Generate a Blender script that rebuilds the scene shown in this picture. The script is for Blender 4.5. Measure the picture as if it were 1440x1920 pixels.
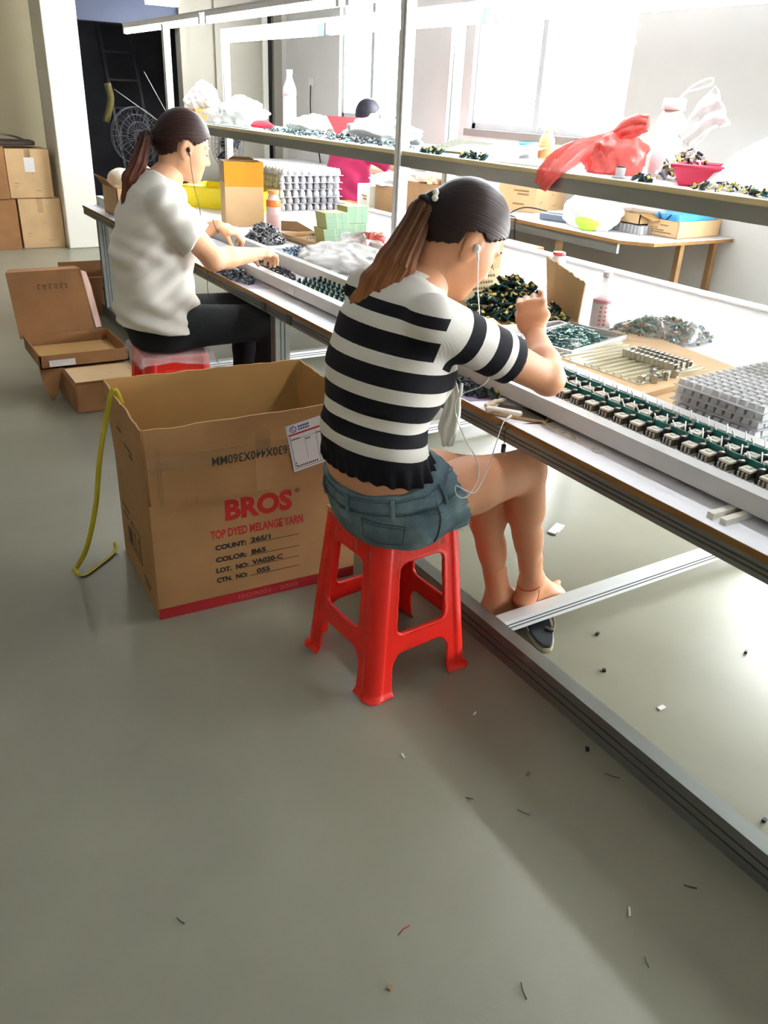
import bpy, bmesh, math, random
import numpy as np
from mathutils import Vector, Matrix, Euler
from mathutils import noise as mnoise
from mathutils.bvhtree import BVHTree
scene = bpy.context.scene
for o in list(bpy.data.objects):
    bpy.data.objects.remove(o, do_unlink=True)
COL = scene.collection
RND = random.Random(11)
PI = math.pi

# ------------------------------------------------------------------ camera
cd = bpy.data.cameras.new('camera')
cam = bpy.data.objects.new('camera', cd)
COL.objects.link(cam)
cd.sensor_fit = 'HORIZONTAL'
cd.sensor_width = 36.0
cd.lens = 36.0 * 1525.56 / 1440.0
cd.clip_start = 0.05
cam.matrix_world = (Matrix.Translation((0, 0, 1.37)) @ Matrix.Rotation(math.radians(-32.536), 4, 'Z')
                    @ Matrix.Rotation(math.radians(63.193), 4, 'X') @ Matrix.Rotation(math.radians(2.859), 4, 'Z'))
scene.camera = cam

# ------------------------------------------------------------------ light and exposure
scene.view_settings.view_transform = 'Standard'
scene.view_settings.look = 'None'
scene.view_settings.gamma = 1.0
scene.view_settings.exposure = 0.74
TUBE_E = 32.0          # emission of the fluorescent tubes over the bench
SKY_E = 32.0            # daylight outside the windows
CEIL_W = 3.5
world = bpy.data.worlds.new('daylight')
scene.world = world
world.use_nodes = True
wb = world.node_tree.nodes['Background']
wb.inputs[0].default_value = (0.93, 0.97, 1.0, 1)
wb.inputs[1].default_value = SKY_E

def area(name, loc, rot, sx, sy, power, color=(1, 1, 1), portal=False):
    l = bpy.data.lights.new(name, 'AREA')
    l.shape = 'RECTANGLE'
    l.size = sx
    l.size_y = sy
    l.energy = power
    l.color = color
    if portal:
        l.cycles.is_portal = True
    o = bpy.data.objects.new(name, l)
    COL.objects.link(o)
    o.location = loc
    o.rotation_euler = rot
    return o

# ------------------------------------------------------------------ helpers
def lin(h):
    h = h.lstrip('#')
    c = [int(h[i:i + 2], 16) / 255 for i in (0, 2, 4)]
    return tuple(x / 12.92 if x <= 0.04045 else ((x + 0.055) / 1.055) ** 2.4 for x in c)

def mat(name, col, rough=0.5, metal=0.0, var=0.0, vscale=12.0, bump=0.0, bscale=80.0, spec=0.5, emit=0.0,
        alpha=1.0, trans=0.0, stretch=None, coat=0.0, ior=1.45, sss=0.0):
    m = bpy.data.materials.new(name)
    m.use_nodes = True
    nt = m.node_tree
    b = nt.nodes['Principled BSDF']
    c = lin(col) if isinstance(col, str) else col
    b.inputs['Base Color'].default_value = (*c, 1)
    b.inputs['Roughness'].default_value = rough
    b.inputs['Metallic'].default_value = metal
    b.inputs['Specular IOR Level'].default_value = spec
    b.inputs['IOR'].default_value = ior
    b.inputs['Alpha'].default_value = alpha
    b.inputs['Transmission Weight'].default_value = trans
    b.inputs['Coat Weight'].default_value = coat
    if sss:
        b.inputs['Subsurface Weight'].default_value = sss
        b.inputs['Subsurface Radius'].default_value = (0.012, 0.005, 0.003)
        b.inputs['Subsurface Scale'].default_value = 1.0
    if emit:
        b.inputs['Emission Color'].default_value = (*c, 1)
        b.inputs['Emission Strength'].default_value = emit
    if var or bump:
        tc = nt.nodes.new('ShaderNodeTexCoord')
        src = tc.outputs['Object']
        if stretch:
            mp = nt.nodes.new('ShaderNodeMapping')
            mp.inputs['Scale'].default_value = stretch
            nt.links.new(src, mp.inputs[0])
            src = mp.outputs[0]
        if var:
            n = nt.nodes.new('ShaderNodeTexNoise')
            n.inputs['Scale'].default_value = vscale
            n.inputs['Detail'].default_value = 6
            nt.links.new(src, n.inputs['Vector'])
            r = nt.nodes.new('ShaderNodeMapRange')
            r.inputs[1].default_value = 0.25
            r.inputs[2].default_value = 0.75
            r.inputs[3].default_value = 1 - var
            r.inputs[4].default_value = 1 + var
            nt.links.new(n.outputs[0], r.inputs[0])
            v = nt.nodes.new('ShaderNodeVectorMath')
            v.operation = 'SCALE'
            v.inputs[0].default_value = c
            nt.links.new(r.outputs[0], v.inputs['Scale'])
            nt.links.new(v.outputs[0], b.inputs['Base Color'])
        if bump:
            n2 = nt.nodes.new('ShaderNodeTexNoise')
            n2.inputs['Scale'].default_value = bscale
            n2.inputs['Detail'].default_value = 4
            nt.links.new(src, n2.inputs['Vector'])
            bp = nt.nodes.new('ShaderNodeBump')
            bp.inputs['Strength'].default_value = bump
            bp.inputs['Distance'].default_value = 0.01
            nt.links.new(n2.outputs[0], bp.inputs['Height'])
            nt.links.new(bp.outputs[0], b.inputs['Normal'])
    return m

class MB:
    """collects shapes into one mesh"""
    def __init__(self):
        self.v, self.f, self.m, self.s = [], [], [], []

    def add(self, vs, fs, m=0, smooth=False):
        k = len(self.v)
        self.v += [tuple(p) for p in vs]
        for f in fs:
            self.f.append([i + k for i in f])
            self.m.append(m)
            self.s.append(smooth)
        return self

    def box(self, x0, y0, z0, x1, y1, z1, m=0, T=None):
        vs = [(x, y, z) for z in (z0, z1) for y in (y0, y1) for x in (x0, x1)]
        if T is not None:
            vs = [T @ Vector(p) for p in vs]
        return self.add(vs, [(0, 2, 3, 1), (4, 5, 7, 6), (0, 1, 5, 4), (2, 6, 7, 3), (0, 4, 6, 2), (1, 3, 7, 5)], m)

    def slab(self, P, n, t, m=0):
        """quad P (4 points) given thickness t along n"""
        n = Vector(n).normalized() * t
        a = [Vector(p) for p in P]
        b = [p + n for p in a]
        k = len(a)
        fs = [tuple(range(k))[::-1], tuple(range(k, 2 * k))] + [(i, (i + 1) % k, k + (i + 1) % k, k + i) for i in range(k)]
        return self.add(a + b, fs, m)

    def tube(self, pts, r, n=8, m=0, flat=1.0, cap=True):
        pts = [Vector(p) for p in pts]
        rs = r if isinstance(r, (list, tuple)) else [r] * len(pts)
        vs, fs = [], []
        up = Vector((0, 0, 1))
        prev = None
        for i, p in enumerate(pts):
            d = (pts[min(i + 1, len(pts) - 1)] - pts[max(i - 1, 0)])
            d = d.normalized() if d.length > 1e-9 else Vector((0, 0, 1))
            if prev is None:
                a = d.cross(up)
                if a.length < 0.05:
                    a = d.cross(Vector((1, 0, 0)))
            else:
                a = prev - d * prev.dot(d)
            a.normalize()
            prev = a
            b = d.cross(a)
            for k in range(n):
                t = 2 * PI * k / n
                vs.append(p + a * math.cos(t) * rs[i] + b * math.sin(t) * rs[i] * flat)
        for i in range(len(pts) - 1):
            for k in range(n):
                fs.append((i * n + k, i * n + (k + 1) % n, (i + 1) * n + (k + 1) % n, (i + 1) * n + k))
        if cap:
            fs.append(tuple(range(n))[::-1])
            fs.append(tuple(range((len(pts) - 1) * n, len(pts) * n)))
        return self.add(vs, fs, m, True)

    def lathe(self, prof, c=(0, 0, 0), n=24, m=0, T=None, sq=1.0):
        vs, fs = [], []
        for r, z in prof:
            for k in range(n):
                t = 2 * PI * k / n
                p = Vector((c[0] + r * math.cos(t), c[1] + r * math.sin(t) * sq, c[2] + z))
                vs.append(T @ p if T is not None else p)
        for i in range(len(prof) - 1):
            for k in range(n):
                fs.append((i * n + k, i * n + (k + 1) % n, (i + 1) * n + (k + 1) % n, (i + 1) * n + k))
        fs.append(tuple(range(n))[::-1])
        fs.append(tuple(range((len(prof) - 1) * n, len(prof) * n)))
        return self.add(vs, fs, m, True)

    def prism(self, poly, z0, z1, m=0, T=None):
        k = len(poly)
        vs = [Vector((x, y, z0)) for x, y in poly] + [Vector((x, y, z1)) for x, y in poly]
        if T is not None:
            vs = [T @ p for p in vs]
        return self.add(vs, [tuple(range(k))[::-1], tuple(range(k, 2 * k))] + [(i, (i + 1) % k, k + (i + 1) % k, k + i) for i in range(k)], m)

    def build(self, name, mats, parent=None, bevel=0.0, label=None):
        me = bpy.data.meshes.new(name)
        me.from_pydata(self.v, [], self.f)
        for mm in (mats if isinstance(mats, (list, tuple)) else [mats]):
            me.materials.append(mm)
        me.polygons.foreach_set('material_index', self.m)
        me.polygons.foreach_set('use_smooth', self.s)
        me.update()
        return put(name, me, parent, bevel, label)

def put(name, me, parent=None, bevel=0.0, label=None):
    o = bpy.data.objects.new(name, me)
    COL.objects.link(o)
    if parent is not None:
        o.parent = parent
        if parent.get('_w') and not parent.get('_local'):
            o.matrix_parent_inverse = Matrix.Translation(-Vector(parent.location))
    if bevel:
        b = o.modifiers.new('bevel', 'BEVEL')
        b.width = bevel
        b.segments = 2
        b.limit_method = 'ANGLE'
        b.angle_limit = math.radians(40)
    if label:
        o['label'] = label
    return o

def tag(o, label, cat, group=None, kind=None):
    o['label'] = label
    o['category'] = cat
    if group:
        o['group'] = group
    if kind:
        o['kind'] = kind
    return o

def thing(name, label, cat, loc=(0, 0, 0), group=None, local=False, rot=None):
    """an Empty at the thing's base; its parts are written in world coordinates unless local"""
    o = bpy.data.objects.new(name, None)
    COL.objects.link(o)
    o.location = loc
    o.empty_display_size = 0.05
    if rot is not None:
        o.rotation_euler = rot
    o['_w'] = 1
    if local:
        o['_local'] = 1
    return tag(o, label, cat, group)

def struct(o, label, cat):
    o['kind'] = 'structure'
    o['label'] = label
    o['category'] = cat
    return o

def dup(o, loc, rot=None, label=None, group=None, scale=None, parent=None):
    r = o.copy()
    COL.objects.link(r)
    if parent is None:
        r.location = loc
        if rot is not None:
            r.rotation_euler = rot
        if scale is not None:
            r.scale = (scale,) * 3 if isinstance(scale, (int, float)) else scale
        if label:
            r['label'] = label
        if group:
            r['group'] = group
    else:
        r.parent = parent
    for c in list(o.children):
        dup(c, None, parent=r)
    return r

def catmull(P, n=8):
    P = [Vector(p) for p in P]
    Q = [P[0] * 2 - P[1]] + P + [P[-1] * 2 - P[-2]]
    out = []
    for i in range(1, len(Q) - 2):
        a, b, c, d = Q[i - 1:i + 3]
        for k in range(n):
            t = k / n
            out.append(0.5 * ((2 * b) + (c - a) * t + (2 * a - 5 * b + 4 * c - d) * t * t + (3 * b - a - 3 * c + d) * t ** 3))
    out.append(P[-1])
    return out

def text(name, s, size, T, m, parent, bold=0.0, align='LEFT', squeeze=1.0, shear=0.0):
    """printed lettering as a flat mesh; T places the text plane (x right, y up)"""
    cu = bpy.data.curves.new(name, 'FONT')
    cu.body = s
    cu.size = size
    cu.align_x = align
    cu.offset = bold
    cu.shear = shear
    cu.resolution_u = 3
    tmp = bpy.data.objects.new('tmp', cu)
    COL.objects.link(tmp)
    dg = bpy.context.evaluated_depsgraph_get()
    me = bpy.data.meshes.new_from_object(tmp.evaluated_get(dg))
    bpy.data.objects.remove(tmp, do_unlink=True)
    me.transform(T @ Matrix.Diagonal((squeeze, 1, 1, 1)))
    me.materials.clear()
    me.materials.append(m)
    return put(name, me, parent)

def plane_T(o, x, y):
    """matrix with origin o, x axis x, y axis y"""
    x = Vector(x).normalized()
    y = Vector(y)
    y = (y - x * y.dot(x)).normalized()
    z = x.cross(y)
    M = Matrix((x, y, z)).transposed().to_4x4()
    M.translation = Vector(o)
    return M

# ------------------------------------------------------------------ distance-field bodies (smooth joined shapes)
BIG = 0.06

class Field:
    def __init__(self):
        self.p = []

    def rc(self, a, b, ra, rb=None, k=0.012, op='u', tag=None, s=(0, 1), cut=None):
        self.p.append(dict(t='rc', a=np.array(a, float), b=np.array(b, float), r=(ra, ra if rb is None else rb), k=k, op=op, tag=tag, s=s, cut=cut))
        return self

    def chain(self, pts, rs, k=0.012, tag=None, s=None, op='u'):
        n = len(pts) - 1
        for i in range(n):
            sv = (0, 1) if s is None else (s[i], s[i + 1])
            self.rc(pts[i], pts[i + 1], rs[i], rs[i + 1], k, op, tag, sv)
        return self

    def el(self, a, b, r1, r2, lat=(0, 1, 0), k=0.02, op='u', tag=None, s=(0, 1), cut=None):
        a = np.array(a, float); b = np.array(b, float)
        self.p.append(dict(t='el', a=a, b=b, r1=r1, r2=r2, lat=np.array(lat, float), k=k, op=op, tag=tag, s=s, cut=cut))
        return self

    def loft(self, secs, lat=(0, 1, 0), k=0.02, tag=None, s=None, cut=None):
        for i in range(len(secs) - 1):
            (a, ra), (b, rb) = secs[i], secs[i + 1]
            sv = (0, 1) if s is None else (s[i], s[i + 1])
            self.el(a, b, ra, rb, lat, k, 'u', tag, sv, cut)
        return self

    def ball(self, c, r, M=None, k=0.012, op='u', tag=None):
        r = (r, r, r) if isinstance(r, (int, float)) else r
        self.p.append(dict(t='ball', c=np.array(c, float), r=np.array(r, float), M=None if M is None else np.array(M, float), k=k, op=op, tag=tag, s=(0, 0), cut=None))
        return self

    def bounds(self, q):
        if q['t'] == 'rc':
            r = max(q['r']); return np.minimum(q['a'], q['b']) - r, np.maximum(q['a'], q['b']) + r
        if q['t'] == 'el':
            r = max(max(q['r1']), max(q['r2'])); return np.minimum(q['a'], q['b']) - r, np.maximum(q['a'], q['b']) + r
        r = q['r'].max(); return q['c'] - r, q['c'] + r

    @staticmethod
    def dist(q, P):
        if q['t'] == 'ball':
            d = P - q['c']
            if q['M'] is not None:
                d = d @ q['M']
            n = np.sqrt(((d / q['r']) ** 2).sum(-1))
            return (n - 1) * q['r'].min(), None
        a, b = q['a'], q['b']
        ab = b - a
        L2 = ab @ ab
        t0 = ((P - a) @ ab) / L2
        t = np.clip(t0, 0, 1)
        w = P - a - t[..., None] * ab
        if q['t'] == 'rc':
            d = np.sqrt((w ** 2).sum(-1)) - (q['r'][0] + (q['r'][1] - q['r'][0]) * t)
        else:
            ax = ab / math.sqrt(L2)
            u = q['lat'] - ax * (q['lat'] @ ax)
            u /= np.linalg.norm(u)
            v = np.cross(ax, u)
            ru = q['r1'][0] + (q['r2'][0] - q['r1'][0]) * t
            rv = q['r1'][1] + (q['r2'][1] - q['r1'][1]) * t
            rm = np.minimum(ru, rv)
            n = np.sqrt(((w @ u) / ru) ** 2 + ((w @ v) / rv) ** 2 + ((w @ ax) / rm) ** 2)
            d = (n - 1) * rm
        if q['cut'] is not None:
            for (c, nn) in q['cut']:
                nn = np.array(nn, float); nn /= np.linalg.norm(nn)
                d = np.maximum(d, (P - np.array(c, float)) @ nn)
        return d, t

    def grid(self, lo, hi, h):
        lo = np.array(lo, float); hi = np.array(hi, float)
        n = np.ceil((hi - lo) / h).astype(int) + 1
        F = np.full(n, BIG, np.float32)
        for q in self.p:
            a, b = self.bounds(q)
            mg = q['k'] + 3 * h
            i0 = np.maximum(np.floor((a - mg - lo) / h).astype(int), 0)
            i1 = np.minimum(np.ceil((b + mg - lo) / h).astype(int) + 1, n)
            if (i1 <= i0).any():
                continue
            g = np.stack(np.meshgrid(*[lo[j] + h * np.arange(i0[j], i1[j]) for j in range(3)], indexing='ij'), -1)
            d, _ = self.dist(q, g)
            sl = tuple(slice(i0[j], i1[j]) for j in range(3))
            A = F[sl]
            k = max(q['k'], 1e-5)
            if q['op'] == 'u':
                hh = np.clip(0.5 + 0.5 * (A - d) / k, 0, 1)
                F[sl] = A * (1 - hh) + d * hh - k * hh * (1 - hh)
            else:
                hh = np.clip(0.5 - 0.5 * (A + d) / k, 0, 1)
                F[sl] = A * (1 - hh) - d * hh + k * hh * (1 - hh)
        return F, lo, h

    def svalues(self, V, tags=None):
        """for every vertex the tag index and the running value of the nearest shape"""
        best = np.full(len(V), 1e9); s = np.zeros(len(V)); tg = np.zeros(len(V), int)
        names = []
        for q in self.p:
            if q['op'] != 'u':
                continue
            if q['tag'] not in names:
                names.append(q['tag'])
            d, t = self.dist(q, V)
            if t is None:
                t = np.zeros(len(V))
            m = d < best
            best[m] = d[m]
            s[m] = (q['s'][0] + (q['s'][1] - q['s'][0]) * t)[m]
            tg[m] = names.index(q['tag'])
        return s, tg, names

def nets(F, lo, h):
    """naive surface nets"""
    I = F < 0
    n = np.array(F.shape) - 1
    cnt = np.zeros(n, np.uint8)
    cs = [(i, j, k) for i in (0, 1) for j in (0, 1) for k in (0, 1)]
    for c in cs:
        cnt += I[c[0]:c[0] + n[0], c[1]:c[1] + n[1], c[2]:c[2] + n[2]]
    act = np.argwhere((cnt > 0) & (cnt < 8))
    idx = np.full(n, -1, np.int64)
    idx[tuple(act.T)] = np.arange(len(act))
    val = {c: F[act[:, 0] + c[0], act[:, 1] + c[1], act[:, 2] + c[2]].astype(np.float64) for c in cs}
    S = np.zeros((len(act), 3)); N = np.zeros(len(act))
    for a in cs:
        for ax in range(3):
            if a[ax]:
                continue
            b = list(a); b[ax] = 1; b = tuple(b)
            va, vb = val[a], val[b]
            m = (va < 0) != (vb < 0)
            t = np.where(m, va / np.where(m, va - vb, 1), 0)
            p = np.array(a, float)[None, :].repeat(len(act), 0)
            p[:, ax] += t
            S[m] += p[m]; N[m] += 1
    V = (act + S / N[:, None]) * h + lo
    Q = []
    for ax in range(3):
        o1, o2 = [(1, 2), (2, 0), (0, 1)][ax]
        sl0 = [slice(None)] * 3; sl1 = [slice(None)] * 3
        sl0[ax] = slice(0, -1); sl1[ax] = slice(1, None)
        A = I[tuple(sl0)]; B = I[tuple(sl1)]
        E = np.argwhere(A != B)
        ok = (E[:, o1] > 0) & (E[:, o2] > 0) & (E[:, o1] < n[o1]) & (E[:, o2] < n[o2])
        E = E[ok]
        e1 = np.zeros(3, int); e1[o1] = 1
        e2 = np.zeros(3, int); e2[o2] = 1
        q = np.stack([idx[tuple((E - e1 - e2).T)], idx[tuple((E - e2).T)], idx[tuple(E.T)], idx[tuple((E - e1).T)]], 1)
        fl = A[tuple(E.T)]
        q[~fl] = q[~fl][:, ::-1]
        Q.append(q)
    Q = np.concatenate(Q)
    return V, Q[(Q >= 0).all(1)]

def np_mesh(name, V, Q, mats, smooth=True, attrs=None, relax=1):
    if relax:
        e = np.concatenate([Q[:, [0, 1]], Q[:, [1, 2]], Q[:, [2, 3]], Q[:, [3, 0]]])
        for _ in range(relax):
            s = np.zeros_like(V); c = np.zeros(len(V))
            np.add.at(s, e[:, 0], V[e[:, 1]]); np.add.at(c, e[:, 0], 1)
            np.add.at(s, e[:, 1], V[e[:, 0]]); np.add.at(c, e[:, 1], 1)
            V = V * 0.5 + 0.5 * s / np.maximum(c, 1)[:, None]
    me = bpy.data.meshes.new(name)
    me.vertices.add(len(V)); me.vertices.foreach_set('co', V.astype(np.float32).ravel())
    me.loops.add(Q.size); me.loops.foreach_set('vertex_index', Q.astype(np.int32).ravel())
    me.polygons.add(len(Q))
    me.polygons.foreach_set('loop_start', np.arange(0, Q.size, 4, dtype=np.int32))
    me.polygons.foreach_set('use_smooth', np.full(len(Q), smooth))
    for m in (mats if isinstance(mats, (list, tuple)) else [mats]):
        me.materials.append(m)
    for k, a in (attrs or {}).items():
        at = me.attributes.new(k, 'FLOAT', 'POINT')
        at.data.foreach_set('value', np.asarray(a, np.float32))
    me.update(calc_edges=True)
    me.validate()
    return me

def field_mesh(name, regions, mats, attr=None, relax=1):
    """regions: list of (Field, lo, hi, h, clip) with clip a list of (point, normal); the shells join at shared clip planes"""
    Vs, Qs, k = [], [], 0
    for (f, lo, hi, h, clip) in regions:
        F, l, hh = f.grid(lo, hi, h)
        for (c, nn) in clip or []:
            nn = np.array(nn, float); nn /= np.linalg.norm(nn)
            g = [l[j] + hh * np.arange(F.shape[j]) for j in range(3)]
            D = (g[0][:, None, None] - c[0]) * nn[0] + (g[1][None, :, None] - c[1]) * nn[1] + (g[2][None, None, :] - c[2]) * nn[2]
            F = np.maximum(F, D.astype(np.float32))
        V, Q = nets(F, l, hh)
        Vs.append(V); Qs.append(Q + k); k += len(V)
    V = np.concatenate(Vs); Q = np.concatenate(Qs)
    at = attr(V) if attr else None
    return np_mesh(name, V, Q, mats, attrs=at, relax=relax)
# ------------------------------------------------------------------ materials
m_floor = mat('painted_floor', '#868473', rough=0.32, var=0.13, vscale=2.2, bump=0.03, bscale=240, spec=0.45)
m_wall = mat('plaster_wall', '#dbd9d5', rough=0.8, var=0.05, vscale=2)
m_beige = mat('beige_wall', '#8f8469', rough=0.8, var=0.06, vscale=1.5)
m_grey = mat('grey_wall', '#a09b8e', rough=0.8, var=0.05, vscale=1.5)
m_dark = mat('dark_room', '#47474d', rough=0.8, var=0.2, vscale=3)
m_blue = mat('blue_grey_glare', '#4a5064', rough=0.7, var=0.05)
m_ceil = mat('ceiling_paint', '#8d8f92', rough=0.9)
m_colm = mat('white_column', '#e9e6da', rough=0.6, var=0.03, vscale=3)
m_alu = mat('aluminium', '#8e928f', rough=0.38, metal=0.75, var=0.12, vscale=18, stretch=(1, 0.15, 1))
m_alud = mat('aluminium_groove', '#585a57', rough=0.5, metal=0.5)
m_alub = mat('pale_aluminium', '#dfe2e2', rough=0.35, metal=0.3)
m_white = mat('white_laminate', '#ecebee', rough=0.45, var=0.03, vscale=9)
m_trough = mat('white_painted_metal', '#c9c8c6', rough=0.42, var=0.05, vscale=14)
m_ply = mat('plywood_edge', '#8a6232', rough=0.7, var=0.3, vscale=40, stretch=(1, 0.1, 3))
m_plyl = mat('pale_plywood_edge', '#cdbd8c', rough=0.7, var=0.15, vscale=40, stretch=(1, 0.1, 3))
m_card = mat('cardboard', '#a2794c', rough=0.8, var=0.10, vscale=7, bump=0.04, bscale=160)
m_cardr = mat('reddish_cardboard', '#93683f', rough=0.8, var=0.14, vscale=9, bump=0.05, bscale=120)
m_cardi = mat('cardboard_inside', '#b08a52', rough=0.85, var=0.08, vscale=6)
m_cardl = mat('pale_cardboard', '#c9a87c', rough=0.8, var=0.08, vscale=9)
m_cardd = mat('brown_cardboard', '#8b6a45', rough=0.8, var=0.15, vscale=8)
m_tape = mat('clear_tape', '#d8b684', rough=0.1, alpha=0.16)
m_ytape = mat('amber_tape', '#c98d1e', rough=0.15, var=0.08, coat=0.5)
m_black = mat('black_plastic', '#121316', rough=0.4)
m_ink = mat('black_ink', '#23201c', rough=0.7)
m_redink = mat('red_ink', '#b2221c', rough=0.6)
m_redband = mat('red_print_band', '#9c1a1c', rough=0.6, var=0.08)
m_paper = mat('white_paper', '#d8d5d2', rough=0.6, var=0.03)
m_red = mat('red_stool_plastic', '#e2261b', rough=0.33, var=0.05, vscale=5, spec=0.5)
m_red2 = mat('deep_red_plastic', '#b3121c', rough=0.3)
m_scuff = mat('scuffed_red', '#d9837a', rough=0.6)
m_skin = mat('skin', '#cf9a76', rough=0.5, var=0.05, vscale=14, sss=0.1)
m_yellow = mat('yellow_plastic', '#e8d51c', rough=0.35)
m_ystrap = mat('yellow_strap', '#b9ab2a', rough=0.4)
m_film = mat('clear_film', '#f2f4f6', rough=0.12, alpha=0.2, bump=0.6, bscale=30)
m_filmw = mat('milky_film', '#f0f0ee', rough=0.25, alpha=0.75, bump=0.6, bscale=30)
m_redbag = mat('red_bag_film', '#f2655c', rough=0.3, alpha=0.82, bump=0.5, bscale=25)
m_pcb = mat('green_circuit_board', '#0f6058', rough=0.4, var=0.2, vscale=90)
m_pcbl = mat('pale_green_board_edge', '#c2c98a', rough=0.6, var=0.1, vscale=60)
m_pcbs = mat('board_stack_side', '#86a893', rough=0.6, var=0.15, vscale=120)
m_coil = mat('yellow_transformer', '#d8c25a', rough=0.45)
m_cream = mat('cream_ferrite', '#e2ddcf', rough=0.4, var=0.1, vscale=150)
m_brass = mat('brown_winding', '#7d6a4e', rough=0.5)
m_wire = mat('white_wire', '#e8e8e4', rough=0.4)
m_steel = mat('tinned_steel', '#b9b4a8', rough=0.3, metal=0.8)
m_pink = mat('pink_tray', '#e83f62', rough=0.35)
m_rubber = mat('grey_rubber', '#39414a', rough=0.35)
m_plast = mat('white_plastic', '#eceaea', rough=0.35)
m_clearp = mat('clear_blister', '#d3d4d4', rough=0.18, alpha=0.62)
m_glow = bpy.data.materials.new('fluorescent_glow')
m_glow.use_nodes = True
_b = m_glow.node_tree.nodes['Principled BSDF']
_b.inputs['Base Color'].default_value = (0.9, 0.95, 1, 1)
_b.inputs['Emission Color'].default_value = (0.93, 0.97, 1.0, 1)
_b.inputs['Emission Strength'].default_value = TUBE_E
m_pane = mat('window_pane', '#ffffff', rough=0.03, alpha=0.08)
m_frame = mat('window_frame', '#c6cace', rough=0.5)

# ------------------------------------------------------------------ the hall
X_W, Y_B, Z_C = 4.5, 9.6, 3.0
struct(MB().box(-4.2, -3.2, -0.1, 6, 12.2, 0).build('floor', m_floor), 'grey green painted concrete floor of the workshop', 'floor')
struct(MB().box(-4.2, -3.2, Z_C, X_W + .2, 12.2, Z_C + .1).build('ceiling', m_ceil), 'pale ceiling over the workshop', 'ceiling')
struct(MB().box(-4.2, -3.2, 0, -4.0, 12.2, Z_C).build('wall_left', m_beige), 'beige wall far to the left', 'wall')
struct(MB().box(-4.0, -3.2, 0, X_W, -3.0, Z_C).build('wall_front', m_wall), 'plain wall behind the viewer', 'wall')
w = MB()
wins = [(4.33, 6.05), (7.2, 8.32), (-2.3, 2.65)]  # last opening is unseen, added to brighten the floor under the bench
zs_, zt_w = 1.19, 2.55
for a, b, full in [(-3.2, -2.3, 1), (-2.3, 2.65, 0), (2.65, 4.33, 1), (4.33, 6.05, 0), (6.05, 7.2, 1), (7.2, 8.32, 0), (8.32, 12.2, 1)]:
    if full:
        w.box(X_W, a, 0, X_W + .2, b, Z_C)
    else:
        zs, zt = (.58, 1.6) if a < 0 else (zs_, zt_w)
        w.box(X_W, a, 0, X_W + .2, b, zs)
        w.box(X_W, a, zt, X_W + .2, b, Z_C)
struct(w.build('wall_window', m_wall), 'pale plaster wall holding the bright windows', 'wall')
for i, (a, b) in enumerate(wins):
    zs, zt = (.58, 1.6) if a < 0 else (zs_, zt_w)
    f = MB()
    f.box(X_W + .04, a, zs, X_W + .09, b, zs + .05).box(X_W + .04, a, zt - .05, X_W + .09, b, zt)
    f.box(X_W + .04, a, zs, X_W + .09, a + .045, zt).box(X_W + .04, b - .045, zs, X_W + .09, b, zt)
    c = (a + b) / 2 + (.06 if i == 0 else -.05)
    f.box(X_W + .03, c - .03, zs, X_W + .08, c + .03, zt)
    o = f.build('window_%d' % (i + 1), m_frame, bevel=.004)
    struct(o, ['wide sliding window beside the right end of the window bench', 'window behind the person in the magenta shirt', 'unseen low window added to throw daylight under the bench'][i], 'window')
    MB().box(X_W + .06, a + .04, zs + .04, X_W + .064, b - .04, zt - .04).build('pane', m_pane, o)
    s = MB().box(X_W - .03, a - .02, zs - .05, X_W + .05, b + .02, zs + .004).build('window_sill', mat('grey_sill', '#8d8580', rough=.6), o)
    area('window_daylight', (X_W + .19, (a + b) / 2, (zs + zt) / 2), (0, math.radians(-90), 0), zt - zs, b - a, 1, portal=True)
# back wall: beige panel, opening to a dark room, grey panel, door frame
struct(MB().box(-4.0, 9.2, 0, 1.9, 9.4, Z_C).build('wall_back', m_beige), 'beige back wall behind the stacked cartons', 'wall')
struct(MB().box(3.28, Y_B, 0, 4.24, Y_B + .15, Z_C).build('wall_back_grey', m_grey), 'grey back wall panel beside the dark opening', 'wall')
struct(MB().box(1.9, Y_B, 1.95, 3.28, Y_B + .15, Z_C).build('trim_glare', m_blue), 'blue grey band over the dark opening, standing for lamp glare', 'lintel')  # lamp glare put in as a blue grey strip of wall
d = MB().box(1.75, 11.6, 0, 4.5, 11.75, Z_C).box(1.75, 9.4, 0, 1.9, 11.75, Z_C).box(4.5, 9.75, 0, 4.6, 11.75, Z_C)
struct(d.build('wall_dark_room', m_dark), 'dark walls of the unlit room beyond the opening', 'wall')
dr = MB().box(4.21, Y_B - .03, 0, 4.27, Y_B + .1, 2.6).build('door_1', m_colm)
struct(dr, 'narrow door frame with a dark gap in the back corner', 'door')
MB().box(4.27, Y_B + .04, 0, 4.345, Y_B + .12, 2.6).build('door_gap', m_black, dr)
MB().box(4.345, Y_B - .03, 0, 4.44, Y_B + .1, 2.6).build('door_jamb', m_grey, dr)
struct(MB().box(4.44, Y_B - .02, 0, X_W, Y_B + .1, Z_C).build('trim_corner', m_wall), 'pale strip of wall in the back corner', 'wall')
struct(MB().box(3.27, Y_B - .04, 0, 3.34, Y_B, Z_C).box(3.66, Y_B - .03, 0, 3.72, Y_B, Z_C).build('trim_wall', m_grey), 'thin upright battens on the grey panel', 'trim')
struct(MB().box(1.64, 8.26, 0, 1.93, 8.75, Z_C).build('column', m_colm, bevel=.01), 'white square column between the cartons and the dark opening', 'column')
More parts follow.
